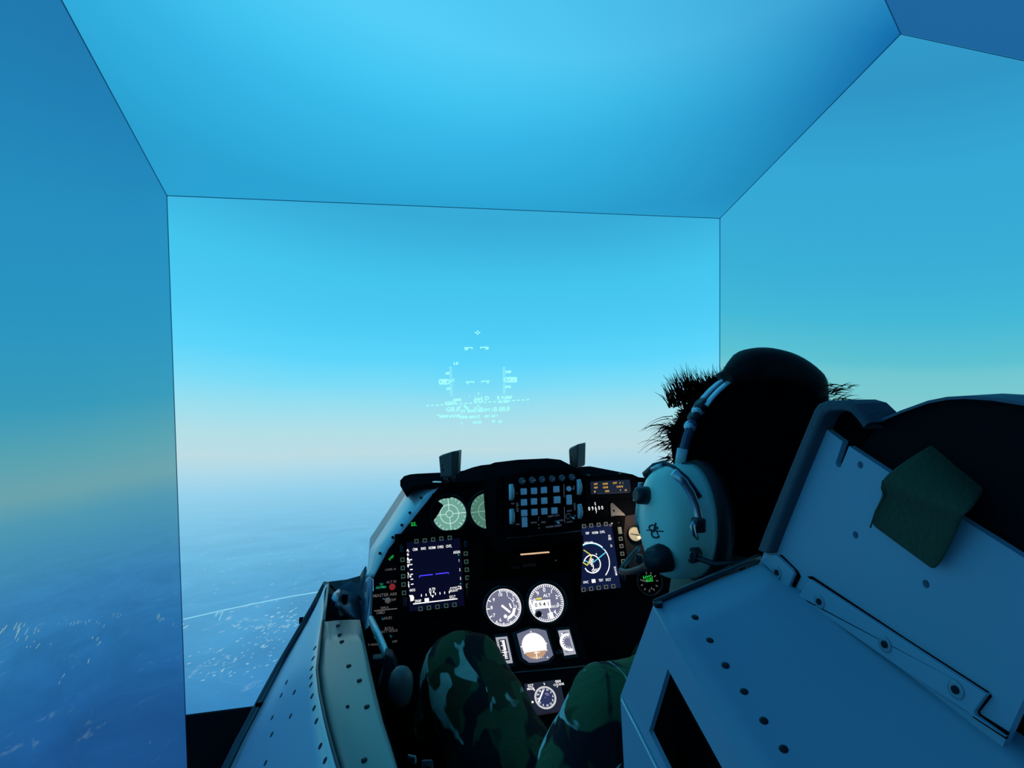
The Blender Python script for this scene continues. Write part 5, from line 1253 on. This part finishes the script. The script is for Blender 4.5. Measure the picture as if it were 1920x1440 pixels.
for n in range(14):
    r0 = HC + Vector((-0.060, 0.070 + rnd.uniform(-.01, .02), rnd.uniform(0.02, 0.06)))
    strand(r0, Vector((-0.7, 0.6, rnd.gauss(0.05, .2))), rnd.uniform(0.025, 0.040), Vector((-.1, .1, -.9)), 0.0006)
for n in range(130):
    r0 = HC + Vector((0.060 + rnd.uniform(-.012, .006), -0.055 + rnd.uniform(-.02, .02), 0.085 + rnd.uniform(-.02, .012)))
    strand(r0, Vector((0.8 + rnd.gauss(0, .2), -0.4, 0.45 + rnd.gauss(0, .25))), rnd.uniform(0.010, 0.019), Vector((.3, 0, -.9)), 0.0006)
ho_ = hb.build('hair', M_hair, person); ho_['kind'] = 'stuff'

# ------------------------------------------------------------------ headset
M_cup = mat('cup_green', (0.55, 0.88, 0.72), 0.30, noise=0.04, scale=14)
M_foam = mat('ear_seal', (0.012, 0.012, 0.014), 0.5)
M_steel = mat('brushed_steel', (0.55, 0.58, 0.60), 0.28, metal=0.9, noise=0.08)
M_rub = mat('headset_black', (0.012, 0.013, 0.018), 0.45)
cupL = W(0.300, 0.575, -0.167); cupR = W(0.506, 0.575, -0.165)
hset = thing('headset', 'pale green aviation headset with padded black headband worn by the pilot', 'headset', cupL + Vector((0.1, 0, -0.06)))
def earcup(c, s, full):
    ax = Vector((s, -0.10, 0.02)).normalized(); up = Vector((0, 0.08, 1)).normalized()
    H_, W_ = 0.0575, 0.040
    prof = [(0.99, -0.022), (1.0, -0.014), (1.0, -0.004), (0.985, 0.006), (0.94, 0.014), (0.86, 0.0205), (0.72, 0.025), (0.5, 0.028), (0.25, 0.0293), (0.02, 0.0297)]
    mb = MB().lathe(c, ax, [(r * H_, h) for r, h in prof], 44, up=up, sx=W_ / H_); mb.build('ear_cup', M_cup, hset)
    MB().lathe(c, ax, [(H_ * .86, -0.042), (H_ * 1.02, -0.040), (H_ * 1.05, -0.031), (H_ * 1.02, -0.022), (H_ * .98, -0.021)], 44, up=up, sx=W_ / H_).build('ear_seal', M_foam, hset)
    return ax, up
axL, upL = earcup(cupL, -1, True); axR, upR = earcup(cupR, 1, False)
sdL = axL.cross(upL).normalized()                       # along the cup, towards the back or front
if sdL.y < 0: sdL = -sdL                                # forward
def on_cup(x, y, lift=0.0):
    """point on the left cup's dome under a pixel: marched along the ray onto the dome profile"""
    prof = [(0.0, 0.0297), (0.25, 0.0293), (0.5, 0.028), (0.72, 0.025), (0.86, 0.0205), (0.94, 0.014), (0.985, 0.006), (1.0, -0.004)]
    d = ray(x, y).normalized(); t = 0.45
    for _ in range(900):
        q = CAMP + d * t - cupL; a = q.dot(upL) / 0.0575; b = q.dot(sdL) / 0.040; r = math.hypot(a, b); h = q.dot(axL)
        if r < 1.0:
            for (r0, h0), (r1, h1) in zip(prof, prof[1:]):
                if r0 <= r <= r1: hh_ = h0 + (h1 - h0) * (r - r0) / (r1 - r0)
            if h <= hh_: return CAMP + d * (t - lift), (upL * a * .3 + sdL * b * .3 + axL).normalized()
        t += 0.0005
    return cupL + axL * 0.028, axL
# volume knob, marking, boom boss, lower socket
c, n = on_cup(1212, 929); n = (n + axL).normalized()
MB().lathe(c, n, [(0.0090, -0.004), (0.0090, 0.004), (0.0084, 0.010), (0.0060, 0.0125)], 28).build('volume_knob', M_rub, hset)
MB().lathe(c + n * 0.0118 + Vector((-.003, -.003, -.004)), n, [(0.0009, 0), (0.0009, 0.001)], 8).build('knob_dot', M_steel, hset)
mk = MB()
def mark(pts, w=0.0007):
    q = [on_cup(*p, 0.0006)[0] for p in pts]; mk.tube(q, w, 5)
S_ = lambda X, Y: (1140 + X * 300 / 1543., 840 + Y * 280 / 1440.)
lp = [(462, 722), (452, 755), (446, 790), (440, 812)]
mark([S_(*p) for p in lp], 0.0010)
mark([S_(430 + 34 * math.cos(k * .52), 768 + 26 * math.sin(k * .52)) for k in range(13)], 0.0009)
mark([S_(*p) for p in ((420, 800), (424, 840), (440, 862), (465, 864), (488, 858), (492, 845))], 0.0010)
mark([S_(*p) for p in ((372, 792), (450, 798), (532, 804))], 0.0006)
mark([S_(*p) for p in ((455, 790), (475, 812), (482, 838))], 0.0008); mark([S_(*p) for p in ((470, 768), (484, 775))], 0.0012)
mk.build('printed_mark', mat('mark_ink', (0.01, 0.03, 0.04), 0.6), hset)
c0, n0 = on_cup(1243, 1045)
bp_ = [c0 - n0 * 0.004, c0 + n0 * 0.006 + Vector((-.001, .002, -.001)), P(1222, 1056, Y=0.590), P(1205, 1066, Y=0.61), P(1185, 1072, Y=0.64), P(1170, 1073, Y=0.67), P(1164, 1070, Y=0.685)]
MB().tube(bp_, [0.0150, 0.0132, 0.0062, 0.0042, 0.0037, 0.0034, 0.0034], 18).build('boom_boss', M_rub, hset)
b2_ = [P(1164, 1070, Y=0.685), P(1169, 1061, Y=0.70), P(1180, 1047, Y=0.71), P(1192, 1034, Y=0.72), P(1197, 1028, Y=0.725)]
MB().tube(b2_, 0.0030, 12).build('boom_arm', M_rub, hset)
MB().tube([P(1165, 1073, Y=0.685), P(1169, 1082, Y=0.685), P(1170, 1088, Y=0.685)], [0.0030, 0.0026, 0.0022], 10).build('boom_end', M_dgrey, hset)
MB().lathe(P(1199, 1046, Y=0.72), (-.5, -1, 0), [(0.005, 0), (0.006, 0.006), (0.003, 0.010)], 14).build('microphone', M_rub, hset)
c, n = on_cup(1299, 1040)
MB().lathe(c, (n + axL).normalized(), [(0.0078, -0.005), (0.0078, 0.003), (0.005, 0.004), (0.0045, 0.001)], 20).build('cable_socket', M_rub, hset)
MB().tube([c + n * .003, c + Vector((0.012, -0.02, -0.004)), c + Vector((0.03, -0.03, 0.0)), c + Vector((0.05, -0.05, -0.06)), c + Vector((0.06, -0.03, -0.2))], 0.0028, 8).build('cable', M_rub, hset)
# steel yoke round the back of the cup
yk = [(1262, 885), (1282, 903), (1296, 925), (1306, 950), (1311, 975), (1309, 992)]
ykp = [P(x, y, Y=0.530 - 0.012 * k / 5) for k, (x, y) in enumerate(yk)]
MB().tube(ykp, 0.0040, 10, flat=0.45).build('yoke', M_steel, hset)
MB().box(P(1310, 984, Y=0.518), (0.010, 0.012, 0.013)).build('yoke_clamp', M_rub, hset, bevel=0.002)
MB().tube([P(1303, 980, Y=0.514), P(1299, 988, Y=0.512), P(1302, 1000, Y=0.512), P(1309, 1010, Y=0.514)], [0.004, 0.0044, 0.0036, 0.002], 10, flat=.5).build('clamp_spring', M_steel, hset)
MB().tube([P(1201, 905, Y=0.62), P(1196, 960, Y=0.62), P(1195, 975, Y=0.62), P(1203, 1000, Y=0.62)], 0.003, 8, flat=.5).build('yoke', M_steel, hset)
MB().tube([P(1210, 893, Y=0.605), P(1228, 877, Y=0.595), P(1246, 872, Y=0.585), P(1264, 882, Y=0.57), P(1285, 900, Y=0.555), P(1310, 935, Y=0.545)], 0.0052, 10, flat=.6).build('yoke_cover', M_rub, hset)
MB().tube([P(1222, 880.5, Y=0.59), P(1232, 875, Y=0.585), P(1243, 872, Y=0.58)], 0.0022, 8).build('yoke_top', M_steel, hset)
# headband: steel bows under a thick black crown pad
bx, bz = 0.0890, 0.112; bc = HC + Vector((-0.005, -0.018, 0.0))
def bow(a, dy, k=1.0): t = R_(a); return bc + Vector((-math.cos(t) * bx * k, dy, math.sin(t) * bz * k))
M_bow = mat('bow_steel', (0.62, 0.72, 0.78), 0.3, metal=0.35, noise=0.05)
for dy in (-0.0105, 0.0045):
    MB().tube([bow(a, dy) for a in range(44, 161, 6)], 0.0050, 10, flat=0.4, up=(0, 1, 0)).build('steel_bow', M_bow, hset)
pad = [bow(a, -0.012, 1.04) for a in range(64, 144, 4)]
n_ = len(pad); prad = [0.008 + 0.0125 * min(1, min(i, n_ - 1 - i) / 3.5) for i in range(n_)]
MB().tube(pad, prad, 16, flat=1.25, up=(0, 0, 1)).build('crown_pad', mat('crown_pad_leather', (0.003, 0.003, 0.004), 0.6, spec=0.15), hset)
for dy in (-0.012, 0.010): MB().tube([bow(a, dy, 1.035) for a in range(66, 84, 4)], 0.0040, 8).build('pad_strap', M_rub, hset)
for a, r, m in ((44, 0.0080, M_rub), (40, 0.0060, M_bow), (36, 0.0070, M_rub), (30, 0.0058, M_bow)):
    MB().lathe(bow(a, -0.002, 0.99), bow(a, 0, 1) - bc, [(r, -0.003), (r, 0.004), (r * .7, 0.006)], 16).build('adjuster_nut', m, hset)
ro_ = [bow(a, -0.004, 1.0) for a in (36, 30, 24, 18, 12, 7)] + [cupL + upL * 0.056 + Vector((0.012, -0.005, 0))]
MB().tube(ro_, 0.0052, 10, flat=0.7).build('slider_rod', mat('slider_blue_grey', (0.10, 0.13, 0.2), 0.4, metal=0.4), hset)
MB().tube([bow(a, -0.006, 1.03) for a in (17, 13, 9)], 0.0062, 10, flat=.6).build('slider_sleeve', mat('pale_sleeve', (0.85, 0.9, 0.88), 0.4), hset)
MB().tube([bow(a, -0.002, 0.99) for a in (154, 170, 184)] + [cupR + upR * 0.055], 0.0045, 10).build('slider_rod', M_steel, hset)
